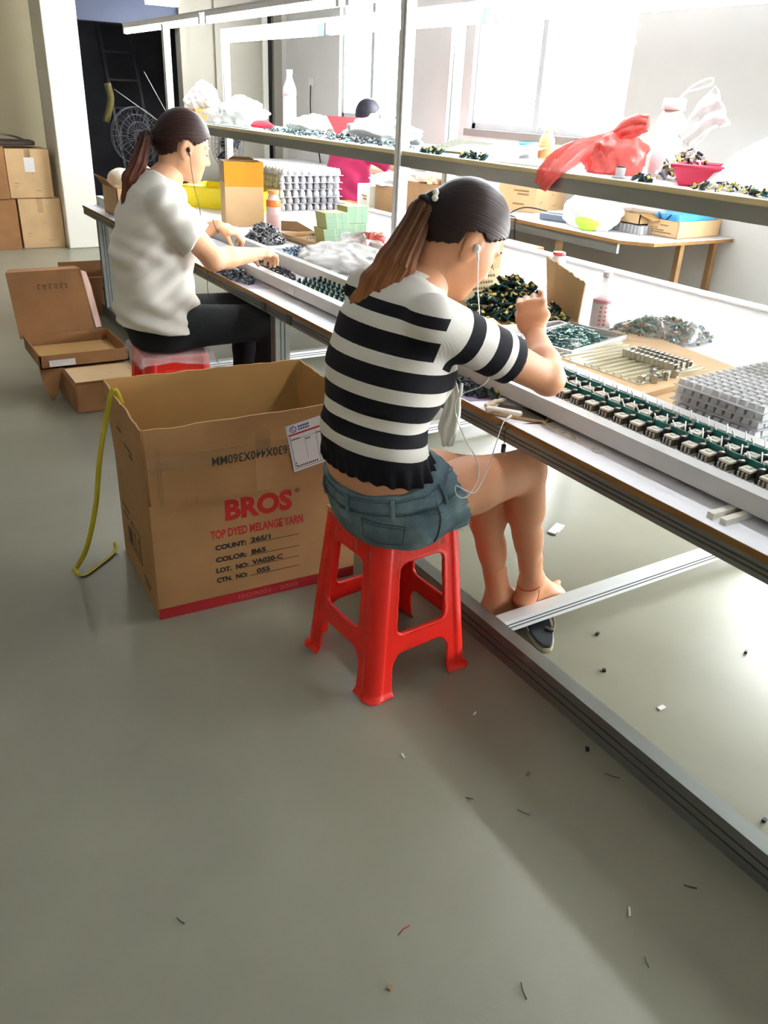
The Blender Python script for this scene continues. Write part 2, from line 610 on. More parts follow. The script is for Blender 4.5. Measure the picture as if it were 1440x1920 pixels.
# unseen ceiling lamps added as fill; the last one brightens the white column
for i, (x, y) in enumerate([(-1.2, 1.2), (-1.2, 4.6), (-1.2, 8.0), (1.75, 7.0)]):
    o = MB().box(x - .1, y - .62, Z_C - .07, x + .1, y + .62, Z_C - .02).build('fill_lamp', m_plast, bevel=.01)
    tag(o, 'unseen ceiling lamp added as fill, %s' % ['nearest the viewer over the aisle', 'over the middle of the aisle', 'over the far cartons', 'before the white column'][i], 'lamp', 'added ceiling lamps')
    area('fill_lamp_light', (x, y, Z_C - .075), (0, 0, 0), .18, 1.2, CEIL_W * (1 if i < 3 else 2.4), (1, .95, .86))

t = thing('hanging_lamp', 'small white lamp hanging high before the dark opening', 'lamp', (2.95, 9.1, 2.1))
MB().box(2.80, 9.05, 2.10, 3.10, 9.15, 2.13).build('lamp_glow', m_glow, t)
MB().box(2.79, 9.04, 2.13, 3.11, 9.16, 2.17).build('lamp_housing', m_plast, t)
MB().tube([(2.95, 9.1, 2.17), (2.95, 9.1, Z_C)], .006, 6).build('cord', m_black, t)

# wall socket with a hanging cord, beside the far window
t = thing('wall_socket', 'white wall socket with a dark cord beside the far window', 'socket', (X_W, 8.95, 1.5))
MB().box(X_W - .012, 8.88, 1.46, X_W, 9.0, 1.55).build('socket_plate', m_plast, t, bevel=.003)
MB().tube(catmull([(X_W - .02, 8.93, 1.48), (X_W - .03, 8.9, 1.2), (X_W - .02, 8.75, .9), (X_W - .02, 8.65, .62)]), .006, 6).build('cord', m_black, t)

# ------------------------------------------------------------------ assembly bench
def profile(mb, x0, y0, z0, x1, y1, z1, axis, faces):
    """aluminium extrusion: a bar with two dark grooves on the listed faces"""
    mb.box(x0, y0, z0, x1, y1, z1, 0)
    for f in faces:
        for u in (.36, .64):
            e = .0006
            if f == '-x':
                if axis == 'y': z = z0 + (z1 - z0) * u; mb.box(x0 - e, y0, z - .0025, x0 + .002, y1, z + .0025, 1)
                else: y = y0 + (y1 - y0) * u; mb.box(x0 - e, y - .0025, z0, x0 + .002, y + .0025, z1, 1)
            if f == '-y':
                if axis == 'x': z = z0 + (z1 - z0) * u; mb.box(x0, y0 - e, z - .002, x1, y0 + .002, z + .002, 1)
                else: x = x0 + (x1 - x0) * u; mb.box(x - .0025, y0 - e, z0, x + .0025, y0 + .002, z1, 1)
BX0, BX1, BY0, BY1, BZ = 1.277, 2.95, -0.9, 5.87, 0.67
bench = thing('assembly_bench', 'long aluminium framed assembly bench with white top and wooden edge', 'workbench', (2.1, 2.5, 0))
MB().box(BX0, BY0, BZ - .016, BX1, BY1, BZ - .001).build('worktop', m_ply, bench)
MB().box(BX0 + .05, BY0, BZ - .018, BX1 - .05, BY1, BZ - .0162).build('bounce_sheet', m_white, bench)  # unseen white sheet added to bounce light onto the floor below
MB().box(BX0 + .001, BY0, BZ - .001, BX1, BY1, BZ).build('laminate', m_white, bench, label='white laminate surface')
b = MB()
profile(b, BX0 + .004, BY0, BZ - .055, BX0 + .044, BY1, BZ - .0165, 'y', ['-x'])
b.box(BX1 - .044, BY0, BZ - .055, BX1 - .004, BY1, BZ - .0165)
b.build('apron', [m_alu, m_alud], bench)
b = MB()
profile(b, BX0, BY0, 0.0, BX0 + .042, BY1, .08, 'y', ['-x'])
b.build('foot_rail', [m_alu, m_alud], bench)
MB().box(BX1 - .042, BY0, 0, BX1, BY1, .08).build('foot_rail', m_alu, bench)
for y in (1.415, 2.80, 4.08, 5.5):
    b = MB()
    profile(b, BX0 + .042, y, .04, BX1 - .042, y + .04, .0795, 'x', ['-y'])
    b.build('crossbar', [m_alub, m_alud], bench, label='bright aluminium crossbar near the floor')
for y in (2.84, 5.5):
    for x in (BX0 + .002, BX1 - .062):
        b = MB()
        profile(b, x, y, .08, x + .06, y + .045, BZ - .055, 'z', ['-x', '-y'])
        b.build('leg', [m_alu, m_alud], bench)
for y in (2.70, 2.93):
    MB().box(BX0 - .002, y, BZ - .05, BX0 + .006, y + .035, BZ - .02).build('corner_bracket', m_alud, bench)
MB().box(1.37, BY0, .684, 1.376, BY1, .7255).box(1.3763, BY0, .684, 1.5998, BY1, .69).box(1.3763, BY0, .7225, 1.408, BY1, .7255).box(1.40, BY0, .6902, 1.408, BY1, .7223) \
    .box(1.572, BY0, .6902, 1.578, BY1, .74).box(1.5783, BY0, .7372, 1.608, BY1, .74).box(1.6, BY0, .67, 1.606, BY1, .737).build('guide_trough', m_trough, bench, label='white metal trough running along the bench')
MB().box(1.606, BY0, .67, 2.85, BY1, .70).build('deck', m_white, bench, label='bright white raised deck')
MB().box(2.85, BY0, .67, 2.89, BY1, .735).box(2.84, BY0, .728, 2.9, BY1, .736).build('far_rail', m_trough, bench)
for x, y in ((1.305, .825), (1.305, .855), (1.31, 2.33), (1.31, 2.36)):
    MB().box(x, y, BZ, x + .11, y + .015, .682).build('support_block', m_cream, bench)
MB().box(1.367, 2.86, .688, 1.3695, 2.91, .715).build('printed_label', m_paper, bench)

# overhead shelf on posts
SZ = 1.195
shelf = thing('overhead_shelf', 'overhead shelf of pale plywood on white aluminium posts above the bench', 'shelf', (2.1, 2.9, .70))
for a, c in ((-.6, 2.955), (3.015, 5.85)):
    MB().box(1.885, a, SZ - .014, 2.36, c, SZ).build('shelf_board', m_plyl, shelf)
    MB().box(1.886, a, SZ, 2.36, c, SZ + .001).build('shelf_laminate', m_white, shelf)
    MB().box(1.882, a, SZ - .056, 1.922, c, SZ - .0145).build('shelf_beam', m_alu, shelf)
    MB().box(2.32, a, SZ - .056, 2.36, c, SZ - .0145).build('shelf_beam', m_alu, shelf)
for x, y in ((1.882, 2.963), (1.882, 5.82), (2.28, 3.19), (2.28, 6.24 - .42), (1.882, -.65)):
    MB().box(x, y, .70, x + .042, y + .042, 1.74).box(x - .0006, y + .012, .70, x, y + .016, 1.74, 1).build('post', [m_alub, m_alud], shelf, bevel=.003)
MB().box(1.885, -.7, 1.768, 1.92, 6.75, 1.776).build('lamp_rail', m_alub, shelf)
MB().box(2.285, -.7, 1.7185, 2.315, 5.85, 1.74).build('lamp_rail', m_alub, shelf)
for i, (x, z, a, c, wd) in enumerate([(1.9, 1.727, 5.16, 6.73, 'farthest in the front row over the bench'), (1.9, 1.727, 3.5, 5.08, 'second from the far end of the front row'),
                                   (1.9, 1.727, 1.86, 3.44, 'above the person in stripes'), (1.9, 1.727, .2, 1.78, 'nearest in the front row'),
                                   (2.3, 1.678, 4.46, 5.8, 'farthest in the rear row over the shelf'), (2.3, 1.678, 3.02, 4.38, 'second from the far end of the rear row'), (2.3, 1.678, 1.6, 2.96, 'nearest in the rear row over the shelf')]):
    t = thing('tube_lamp', 'glowing fluorescent tube lamp, ' + wd, 'lamp', (x, (a + c) / 2, z), 'fluorescent tubes over the bench')
    MB().tube([(x, a + .03, z), (x, c - .03, z)], .0165, 12).build('tube', m_glow, t)
    MB().box(x - .018, a + .01, z + .0165, x + .022, c - .01, z + .04).build('batten', m_plast, t)
    for y in (a, c - .03):
        MB().box(x - .017, y, z - .017, x + .017, y + .03, z + .036).build('end_cap', m_plast if i < 4 else mat('blue_clip', '#7d9fd0', rough=.4), t, bevel=.004)

# window bench
wt = thing('window_bench', 'low white topped bench under the windows with a cut corner', 'table', (4.1, 6, 0))
poly = [(3.67, 9.3), (3.67, 3.42), (3.80, 3.27), (4.49, 3.27), (4.49, 9.3)]
MB().prism(poly, .70, .719).build('table_top', m_ply, wt)
MB().prism([(x + .002 if x < 4 else x, y) for x, y in poly], .719, .721).build('laminate', m_white, wt)
for x, y in ((3.72, 3.95), (4.1, 3.33), (3.72, 6.0), (4.4, 3.33), (3.72, 8.3)):
    MB().box(x, y, 0, x + .035, y + .035, .70).build('leg', m_cardd, wt)
MB().box(3.7, 3.45, .64, 3.72, 9.2, .70).build('apron', m_alu, wt)
# ------------------------------------------------------------------ stools
def stool_mesh():
    h = .003
    lo = np.array([-.185, -.185, -.004]); hi = np.array([.185, .185, .445])
    n = np.ceil((hi - lo) / h).astype(int) + 1
    g = [lo[j] + h * np.arange(n[j]) for j in range(3)]
    X, Y, Z = np.meshgrid(*g, indexing='ij')
    def rsq(X, Y, w, r):
        qx = np.abs(X) - w + r; qy = np.abs(Y) - w + r
        return np.sqrt(np.maximum(qx, 0) ** 2 + np.maximum(qy, 0) ** 2) + np.minimum(np.maximum(qx, qy), 0) - r
    W = .126 + (.161 - .126) * (1 - Z / .43) + .012 * np.clip(1 - Z / .022, 0, 1) ** 2
    R_ = .034
    d2 = rsq(X, Y, W, R_)
    ridge = .0035 * (np.abs(np.abs(X) - np.abs(Y)) < .038)
    shell = np.abs(d2 + .0035 - ridge * .5) - .0035 - ridge * .5
    def hole(u, z0, z1, w0, w1, r):
        zc = (z0 + z1) / 2; hh = (z1 - z0) / 2
        t = np.clip((Z - z0) / (z1 - z0), 0, 1)
        w = w0 + (w1 - w0) * t
        qx = np.abs(u) - w + r; qz = np.abs(Z - zc) - hh + r
        return np.sqrt(np.maximum(qx, 0) ** 2 + np.maximum(qz, 0) ** 2) + np.minimum(np.maximum(qx, qz), 0) - r
    for u, o in ((X, Y), (Y, X)):
        m = np.abs(o) > np.abs(u) - .02
        k = np.where(m, hole(u, .17, .372, .080, .070, .024), 1)
        shell = np.maximum(shell, -k)
        # arch under the stretcher
        a = hole(u, -.1, .118 - .9 * np.clip(np.abs(u) - .05, 0, 1) ** 2 * 6, .094, .088, .03)
        shell = np.maximum(shell, -np.where(m, a, 1))
        # rim lips round the opening
        lip = np.maximum(np.abs(np.where(m, k, 1)) - .004, np.abs(d2 + .004) - .006)
        shell = np.minimum(shell, lip)
    top = np.maximum(rsq(X, Y, .128, .034), np.maximum(.424 - Z, Z - .432))
    F = np.minimum(shell, top)
    F = np.maximum(F, Z - .432)
    F = np.maximum(F, -Z)
    V, Q = nets(F.astype(np.float32), lo, h)
    return np_mesh('stool_body', V, Q, m_red, relax=2)
STOOL = stool_mesh()
def stool(label, loc, rz, group=None):
    t = thing('plastic_stool', label, 'stool', loc, group, local=True, rot=(0, 0, rz))
    put('stool_body', STOOL, t)
    return t
s1 = stool('bright red plastic stool under the person in stripes, topped with taped cardboard', (1.012, 1.545, 0), math.radians(4))
b = MB()
b.box(-.124, -.122, .4325, .122, .124, .4375).build('cardboard_pad', m_cardi, s1, bevel=.002)
b = MB()
RND.seed(5)
for i in range(26):
    a = RND.uniform(-.11, .11)
    z = RND.uniform(.395, .43)
    L = RND.uniform(.01, .035)
    sx = RND.choice((0, 1))
    w = .1265 + .035 * (1 - z / .43) + .0012
    if sx:
        b.tube([(a, -w, z), (a + RND.uniform(-.006, .006), -w - .001, z - L)], .0007, 4)
    else:
        b.tube([(-w, a, z), (-w - .001, a + RND.uniform(-.006, .006), z - L)], .0007, 4)
b.build('scratches', m_scuff, s1, label='pale scuffs along the top rim')
for k in range(3):
    MB().box(-.1305, -.1 + k * .08, .42, -.1285, -.06 + k * .08, .4385).build('tape', m_tape, s1)
MB().box(.04, -.1305, .39, .058, -.1285, .4385).build('tape', m_tape, s1)
s2 = stool('red plastic stool wrapped in clear film under the person in white', (.98, 3.22, 0), math.radians(-3))
def drape(seed, w, z, drop, amp, n=40):
    """crumpled film sheet lying on a square seat and hanging over its edges"""
    rr = random.Random(seed)
    ph = [rr.uniform(0, 6.28) for _ in range(6)]
    vs, fs = [], []
    for j in range(n + 1):
        for i in range(n + 1):
            u = (i / n * 2 - 1) * (w + drop); v = (j / n * 2 - 1) * (w + drop)
            du = max(abs(u) - w, 0); dv = max(abs(v) - w, 0)
            x = math.copysign(min(abs(u), w + .25 * du + .004), u); y = math.copysign(min(abs(v), w + .25 * dv + .004), v)
            k = drop * (.75 + .25 * math.sin(3 * math.atan2(v, u) + ph[4]))
            zz = z - min(max(du, dv), k) + amp * .5 * math.sin(u * 60 + ph[0] + 2 * math.sin(v * 30)) * math.sin(v * 50 + ph[1])
            x += (du + dv > 0) * amp * math.sin(v * 70 + ph[2]); y += (du + dv > 0) * amp * math.sin(u * 70 + ph[3])
            vs.append((x, y, zz))
    for j in range(n):
        for i in range(n):
            a = j * (n + 1) + i
            fs.append((a, a + 1, a + n + 2, a + n + 1))
    return MB().add(vs, fs, 0, True)
o = drape(3, .138, .4415, .05, .004).build('film_wrap', m_film, s2, label='clear plastic film wrapped over the seat')
md = o.modifiers.new('thickness', 'SOLIDIFY'); md.thickness = .0012
stool('red plastic stool under the person in magenta, beyond the bench', (3.46, 6.2, 0), 0)

# ------------------------------------------------------------------ big printed yarn carton
ang = math.atan2(-.035, .621)
BT = Matrix.Translation((.514, 1.98, 0)) @ Matrix.Rotation(ang, 4, 'Z')
bigbox = thing('carton', 'large open yarn carton with red lettering, flaps up, beside the near red stool', 'cardboard box', (.83, 2.18, 0))
L_, D_, Hb, Hf, tk = .622, .445, .36, .228, .006
b = MB()
b.box(0, 0, .0, L_, tk, Hb, 0, BT).box(0, D_ - tk, 0, L_, D_, Hb, 0, BT).box(0, tk, 0, tk, D_ - tk, Hb, 0, BT).box(L_ - tk, tk, 0, L_, D_ - tk, Hb, 0, BT).box(tk, tk, .001, L_ - tk, D_ - tk, .008, 0, BT)
b.build('carton_body', m_card, bigbox)
def wavy_panel(P, n, t, seg=18, amp=.0025, seed=1, cut=0.0):
    """panel with slightly torn top edge; P = bottom-left, bottom-right, top-right, top-left"""
    rr = random.Random(seed)
    P = [Vector(p) for p in P]
    n = Vector(n).normalized() * t
    fr, bk = [], []
    for i in range(seg + 1):
        u = i / seg
        fr.append(P[0].lerp(P[1], u)); bk.append(P[3].lerp(P[2], u) + (P[3] - P[0]).normalized() * rr.uniform(-amp, amp))
    ring = fr + bk[::-1]
    k = len(ring)
    vs = ring + [p + n for p in ring]
    fs = []
    m2 = seg + 1
    for i in range(seg):
        a, b_, c, d = i, i + 1, k - 2 - i, k - 1 - i
        fs += [(a, b_, c, d), (a + k, d + k, c + k, b_ + k)]
    fs += [(i, i + k, (i + 1) % k + k, (i + 1) % k) for i in range(k)]
    return MB().add(vs, fs)
def bp(x, y, z): return BT @ Vector((x, y, z))
tilt = .006
wavy_panel([bp(.004, -.003, Hb), bp(L_ - .002, -.003, Hb), bp(L_ - .004, -.003 - tilt, Hb + Hf + .01), bp(-.002, -.003 - tilt, Hb + Hf)], BT.to_3x3() @ Vector((0, -1, 0)), .005, seed=2).build('flap', m_card, bigbox)
front_flap = bpy.context.scene.objects['flap']
wavy_panel([bp(.004, D_, Hb), bp(L_, D_, Hb), bp(L_ + .002, D_ + .008, Hb + Hf), bp(-.002, D_ + .01, Hb + Hf)], BT.to_3x3() @ Vector((0, -1, 0)), .005, seed=3).build('flap', m_cardi, bigbox, label='plain inner face of the rear flap')
wavy_panel([bp(-.001, .008, Hb), bp(-.001, D_ - .004, Hb), bp(-.012, D_ - .002, Hb + Hf), bp(-.006, .002, Hb + Hf)], BT.to_3x3() @ Vector((1, 0, 0)), .005, amp=.006, seed=4).build('flap', m_card, bigbox)
wavy_panel([bp(L_ + .001, .008, Hb), bp(L_ + .001, D_ - .004, Hb), bp(L_ + .006, D_ - .002, Hb + Hf), bp(L_ + .004, .002, Hb + Hf - .005)], BT.to_3x3() @ Vector((-1, 0, 0)), .005, seed=5).build('flap', m_cardi, bigbox)
def fitted(name, s, x, z, w, h, m, parent, T, bold=0.0, shear=0.0):
    """lettering whose capitals fill w by h from the lower left corner (x, z) of the plane T"""
    o = text(name, s, 1.0, Matrix.Identity(4), m, parent, bold=bold / max(h, 1e-4) * .7, shear=shear)
    co = np.empty(len(o.data.vertices) * 3); o.data.vertices.foreach_get('co', co); co = co.reshape(-1, 3)
    a, c = co.min(0), co.max(0)
    M = T @ Matrix.Translation((x, z, 0)) @ Matrix.Diagonal((w / (c[0] - a[0]), h / (c[1] - a[1]), 1, 1)) @ Matrix.Translation((-a[0], -a[1], 0))
    o.data.transform(M)
    return o
FT = BT @ plane_T((0, -.0006, 0), (1, 0, 0), (0, 0, 1))
fitted('printed_text', 'BROS', .208, .280, .204, .067, m_redink, bigbox, FT, bold=.0045)
fitted('printed_text', '\u00ae', .422, .332, .014, .014, m_ink, bigbox, FT)
fitted('printed_text', 'TOP DYED MELANGE YARN', .162, .229, .285, .028, m_redink, bigbox, FT, bold=.0012)
for (lab, val, z, w1, v0, w2) in [('COUNT:', '26S/1', .191, .094, .281, .062), ('COLOR:', 'B65', .151, .094, .283, .045), ('LOT.  NO:', 'VA020-C', .115, .098, .283, .097), ('CTN.  NO:', '055', .082, .094, .297, .042)]:
    fitted('printed_text', lab, .174, z, w1, .017, m_ink, bigbox, FT, bold=.0012)
    fitted('printed_text', val, v0, z + .004, w2, .017, m_ink, bigbox, FT, bold=.0010)
    MB().box(.276, -.0010, z + .0005, .434, -.0004, z + .0022, 0, BT).build('printed_line', m_ink, bigbox)
MB().box(.0005, -.0012, .001, L_ - .001, -.0004, .036, 0, BT).build('printed_band', m_redband, bigbox, label='dark red printed band along the bottom')
fitted('printed_text', 'ISO9001 : 2000', .238, .011, .19, .014, mat('faded_red_ink', '#c0534a', rough=.7), bigbox, BT @ plane_T((0, -.0016, 0), (1, 0, 0), (0, 0, 1)))
fitted('printed_text', ':630X440X360MM', .0, 0, .225, .026, m_ink, front_flap, BT @ plane_T((.40, -.0128, .492), (-1, 0, -.02), (.02, 0, -1)), bold=.0003)
# side panel symbols
ST = BT @ plane_T((-.0006, 0, 0), (0, -1, 0), (0, 0, 1))
b = MB()
def sl(x0, z0, x1, z1): b.box(-.0009, x0, z0, -.0003, x1, z1, 0, BT)
for (x0, z0, x1, z1) in [(.175, .085, .285, .0875), (.175, .185, .285, .1875), (.175, .085, .178, .1875), (.282, .085, .285, .1875), (.2, .11, .205, .165), (.245, .11, .25, .165), (.19, .1, .265, .104),
                         (.193, .155, .212, .160), (.238, .155, .257, .160), (.31, .20, .40, .206), (.33, .17, .40, .176), (.08, .06, .16, .066), (.1, .04, .16, .045), (.30, .09, .345, .145)]:
    sl(x0, z0, x1, z1)
b.build('printed_symbol', m_ink, bigbox)
b = MB()
for (x0, z0, x1, z1) in [(.12, .47, .21, .474), (.12, .455, .16, .459), (.25, .49, .3, .495)]:
    b.box(-.0105, x0, z0, -.0095, x1, z1, 0, BT)
b.build('printed_symbol', m_ink, bigbox)
b = MB()
b.box(.004, -.0128, Hb + .11, L_ - .12, -.0122, Hb + .15, 0, BT).box(.30, -.0127, Hb + .004, .345, -.0121, Hb + Hf - .004, 0, BT).box(.38, -.0129, Hb + .2, .6, -.0123, Hb + .236, 0, BT)
b.build('tape', m_tape, bigbox, label='strips of shiny clear packing tape')
b = MB()
for u in (.027, .034):
    b.box(u, -.0127, Hb + .003, u + .002, -.0121, Hb + Hf - .003, 0, BT)
b.box(.125, -.0128, Hb, .128, -.0121, Hb + .02, 0, BT)
b.build('crease', m_cardd, bigbox)
# shipping label on the flap
LT = BT @ plane_T((.415, -.0131, .404), (1, 0, .19), (-.18, 0, 1))
def on(T, x0, y0, x1, y1, z, m, name='label_print', mb=None):
    q = mb or MB()
    q.box(x0, y0, z, x1, y1, z + .0003, 0, T)
    if mb is None:
        return q.build(name, m, bigbox if name != 'label_print' else lab)
lab = on(LT, 0, 0, .17, .145, 0, m_paper, 'shipping_label')
lab['label'] = 'white shipping label with red line and blue frame'
on(LT, .004, .112, .166, .117, .0004, m_redink)
bl = mat('blue_print', '#3b4a86', rough=.6)
q = MB()
for r in [(.006, .006, .0075, .11), (.006, .006, .164, .0075), (.085, .008, .0862, .108), (.006, .098, .164, .099), (.05, .03, .0508, .098), (.086, .022, .164, .0228)]:
    on(LT, *r, .0004, None, mb=q)
ring = [(.021 + .009 * math.cos(t), .13 + .009 * math.sin(t)) for t in np.linspace(0, 2 * PI, 25)]
q.tube([LT @ Vector((x, y, .0006)) for x, y in ring], .0013, 5)
q.tube([LT @ Vector((.021 + .004 * math.cos(t), .13 + .004 * math.sin(t), .0006)) for t in np.linspace(.7, 5.6, 14)], .001, 5)
for i in range(5):
    on(LT, .036 + i * .007, .131, .0415 + i * .007, .137, .0004, None, mb=q); on(LT, .036 + i * .007, .123, .0415 + i * .007, .128, .0004, None, mb=q)
q.build('label_print', bl, lab)
q = MB()
for i, x in enumerate([.13, .1325, .136, .138, .1415, .144, .1475, .149, .153, .157]):
    on(LT, x, .122, x + (.0012 if i % 3 else .002), .141, .0004, None, mb=q)
for i in range(11):
    on(LT, .012 + i * .0062, .011, .0155 + i * .0062, .017, .0004, None, mb=q)
for x, y, w in [(.011, .1015, .016), (.089, .1005, .014), (.052, .093, .01), (.093, .026, .012), (.01, .028, .002), (.01, .02, .002)]:
    for k in range(int(w / .004) + 1):
        on(LT, x + k * .005, y - .004, x + k * .005 + .0035, y, .0004, None, mb=q)
for pts in ([(.1, .075), (.112, .08), (.117, .087)], [(.104, .062), (.117, .068), (.118, .078), (.114, .045)], [(.127, .06), (.131, .056)], [(.10, .105), (.113, .11)], [(.12, .106), (.126, .109)]):
    q.tube([LT @ Vector((x, y, .0005)) for x, y in pts], .0008, 5)
q.build('label_print', m_ink, lab)
# yellow strap hung over the left flap and looping on the floor
P = catmull([bp(.012, .30, Hb + Hf - .03), bp(-.003, .305, Hb + Hf + .012), bp(-.02, .31, Hb + Hf - .02), (.462, 2.265, .42), (.435, 2.285, .25), (.40, 2.32, .1), (.372, 2.37, .012), (.362, 2.37, .006), (.372, 2.32, .005), (.41, 2.34, .004), (.50, 2.42, .006), (.515, 2.46, .02)], 8)
b = MB(); vs, fs = [], []
for i, p in enumerate(P):
    d = (P[min(i + 1, len(P) - 1)] - P[max(i - 1, 0)]).normalized()
    s_ = Vector((.85, -.5, 0)) if i < 46 else Vector((.5, -.8, .3))
    s_ = (s_ - d * d.dot(s_)).normalized() * .0075
    nn = d.cross(s_).normalized() * .0008
    vs += [p - s_ - nn, p + s_ - nn, p + s_ + nn, p - s_ + nn]
for i in range(len(P) - 1):
    for k in range(4):
        fs.append((i * 4 + k, i * 4 + (k + 1) % 4, i * 4 + 4 + (k + 1) % 4, i * 4 + 4 + k))
b.add(vs, fs, 0, True)
tag(b.build('packing_strap', m_ystrap), 'yellow packing strap hung over the flap of the yarn carton', 'strap')

# ------------------------------------------------------------------ other cartons on the floor
def open_tray(name, label, x0, y0, x1, y1, z0, h, m, mi, parent=None):
    b = MB(); t = .006
    b.box(x0, y0, z0, x1, y1, z0 + .006, 0).box(x0, y0, z0, x1, y0 + t, z0 + h).box(x0, y1 - t, z0, x1, y1, z0 + h).box(x0, y0, z0, x0 + t, y1, z0 + h).box(x1 - t, y0, z0, x1, y1, z0 + h)
    return b.build(name, m, parent)
t = thing('carton', 'flat open carton with its lid standing up, on a taped parcel', 'cardboard box', (.82, 4.25, .15))
open_tray('carton_body', '', .60, 4.03, 1.02, 4.44, .155, .065, m_cardr, m_cardi, t)
MB().box(.61, 4.04, .1615, 1.01, 4.43, .163).build('carton_lining', m_cardi, t)
MB().slab([(.585, 4.45, .20), (.965, 4.47, .20), (.925, 4.475, .525), (.565, 4.455, .525)], (0, 1, 0), .006).build('lid', m_cardr, t)
MB().slab([(.565, 4.455, .525), (.925, 4.475, .525), (.925, 4.60, .515), (.60, 4.60, .515)], (0, 0, 1), .005).build('lid_rim', m_cardr, t)
MB().slab([(.925, 4.47, .52), (.97, 4.47, .22), (1.015, 4.55, .2), (.985, 4.56, .42), (.96, 4.53, .5)], (1, .3, .1), .004).build('lid_side_flap', mat('pink_torn_card', '#c9a596', rough=.7, var=.15), t, label='pinkish torn side flap')
MB().box(.64, 4.026, .165, .76, 4.03, .195).build('paper_label', m_paper, t)
q = MB()
for i, x in enumerate([.70, .73, .755, .785, .81, .835]):
    q.tube([(x, 4.452, .462), (x + .015, 4.452, .468 - .01 * (i % 2)), (x + .003, 4.452, .445), (x + .014, 4.452, .44)], .0018, 5)
q.build('handwriting', m_ink, t)
b = MB()
b.box(.69, 3.78, 0, 1.0, 4.14, .15)
t = thing('carton', 'brown taped parcel under the flat open carton', 'cardboard box', (.84, 3.95, 0))
b.build('carton_body', m_cardr, t, bevel=.012)
MB().slab([(.70, 3.775, .152), (1.0, 3.77, .152), (1.0, 4.0, .153), (.70, 4.0, .153)], (0, 0, 1), .003).build('flap', m_cardl, t)
MB().box(.688, 3.90, .02, .6895, 3.95, .148).build('tape', m_tape, t)
o = MB().slab([(.60, 4.08, .155), (.70, 4.03, .155), (.66, 3.99, .05), (.625, 3.98, .012), (.60, 4.02, .09)], (-.5, -1, .2), .005).build('torn_flap', m_cardr, t)
t = thing('carton', 'open carton on the floor under the far end of the bench', 'cardboard box', (1.32, 5.9, 0))
b = MB(); x0, x1, y0, y1 = 1.10, 1.58, 5.62, 6.0
b.box(x0, y0, 0, x1, y0 + .006, .25).box(x0, y1, 0, x1, y1 + .006, .29).box(x0, y0, 0, x0 + .006, y1, .27).box(x1, y0, 0, x1 + .006, y1, .27).box(x0, y0, .001, x1, y1, .006)
b.build('carton_body', m_cardr, t)
MB().slab([(x0, y0, .25), (x1, y0, .25), (x1, y0 + .1, .235), (x0 + .02, y0 + .1, .235)], (0, 0, -1), .004).build('flap', m_cardd, t)
MB().box(x0 + .19, y0 - .001, .17, x0 + .25, y0, .185).build('printed_mark', m_ink, t)

# stacked cartons by the column
cg = 'brown cartons stacked by the white column'
def carton(label, x0, y0, z0, dx, dy, dz, rz=0, m=None, group=None, seam=True, paper=None):
    t = thing('carton', label, 'cardboard box', (x0, y0, z0), group)
    T = Matrix.Translation((x0, y0, z0)) @ Matrix.Rotation(rz, 4, 'Z')
    MB().box(0, 0, 0, dx, dy, dz, 0, T).build('carton_body', m or m_card, t, bevel=.004)
    if seam:
        MB().box(dx / 2 - .025, -.0008, dz * .72, dx / 2 + .025, 0, dz, 0, T).box(dx / 2 - .025, 0, dz, dx / 2 + .025, dy, dz + .0006, 0, T).build('tape', m_tape, t)
    q = MB()
    for (u, v, w) in [(.12, .3, .16), (.12, .24, .1), (.55, .5, .06), (.6, .15, .2)]:
        q.box(dx * u, -.0009, dz * v, dx * (u + w * .7), -.0003, dz * v + .004, 0, T)
    for (u, v, w) in [(.2, .6, .4), (.2, .5, .3), (.3, .2, .3)]:
        q.box(-.0009, dy * u, dz * v, -.0003, dy * (u + w), dz * v + .012, 0, T)
    q.build('printed_mark', m_cardd, t)
    if paper:
        a, b_, c, d = paper
        MB().box(a, -.0016, b_, c, -.0009, d, 0, T).build('paper_label', m_paper, t)
    return t
carton('upper carton by the white column, with a white paper label', 1.215, 8.4, .434, .37, .42, .41, -.01, m_cardl, cg, paper=(.15, .22, .235, .34))
carton('lower carton next to the foot of the white column', 1.262, 8.38, 0, .37, .42, .43, .0, m_cardl, cg)
carton('upper carton at the left edge, standing beside the labelled one', .80, 8.32, .434, .40, .42, .43, .02, m_cardr, cg)
carton('lower carton at the left edge on the floor', .82, 8.34, 0, .42, .42, .43, .0, m_cardr, cg)
b = MB()
P = [(.80, 8.42, .868), (1.25, 8.42, .868), (1.56, 8.42, .868), (1.6, 8.7, .868), (.85, 8.72, .868)]
b.prism([(.84, 8.40), (1.40, 8.44), (1.50, 8.5), (1.5, 8.74), (.84, 8.72)], .866, .905)
tag(b.build('black_sheet', mat('dark_sheet', '#3b2d25', rough=.7, var=.2), bevel=.012), 'folded dark sheet lying on the stacked cartons', 'sheet')
b = MB()
for k in range(5):
    pts = catmull([(.9 + .05 * k, 8.55, .91), (1.0 + .04 * k, 8.5, .945 + .006 * k), (1.25 + .02 * k, 8.5, .95), (1.42, 8.55, .91)], 6)
    b.tube(pts, .006, 5)
tag(b.build('cable', mat('dusty_cable', '#6f6757', rough=.7)), 'loops of dusty cable on top of the stacked cartons', 'cable')

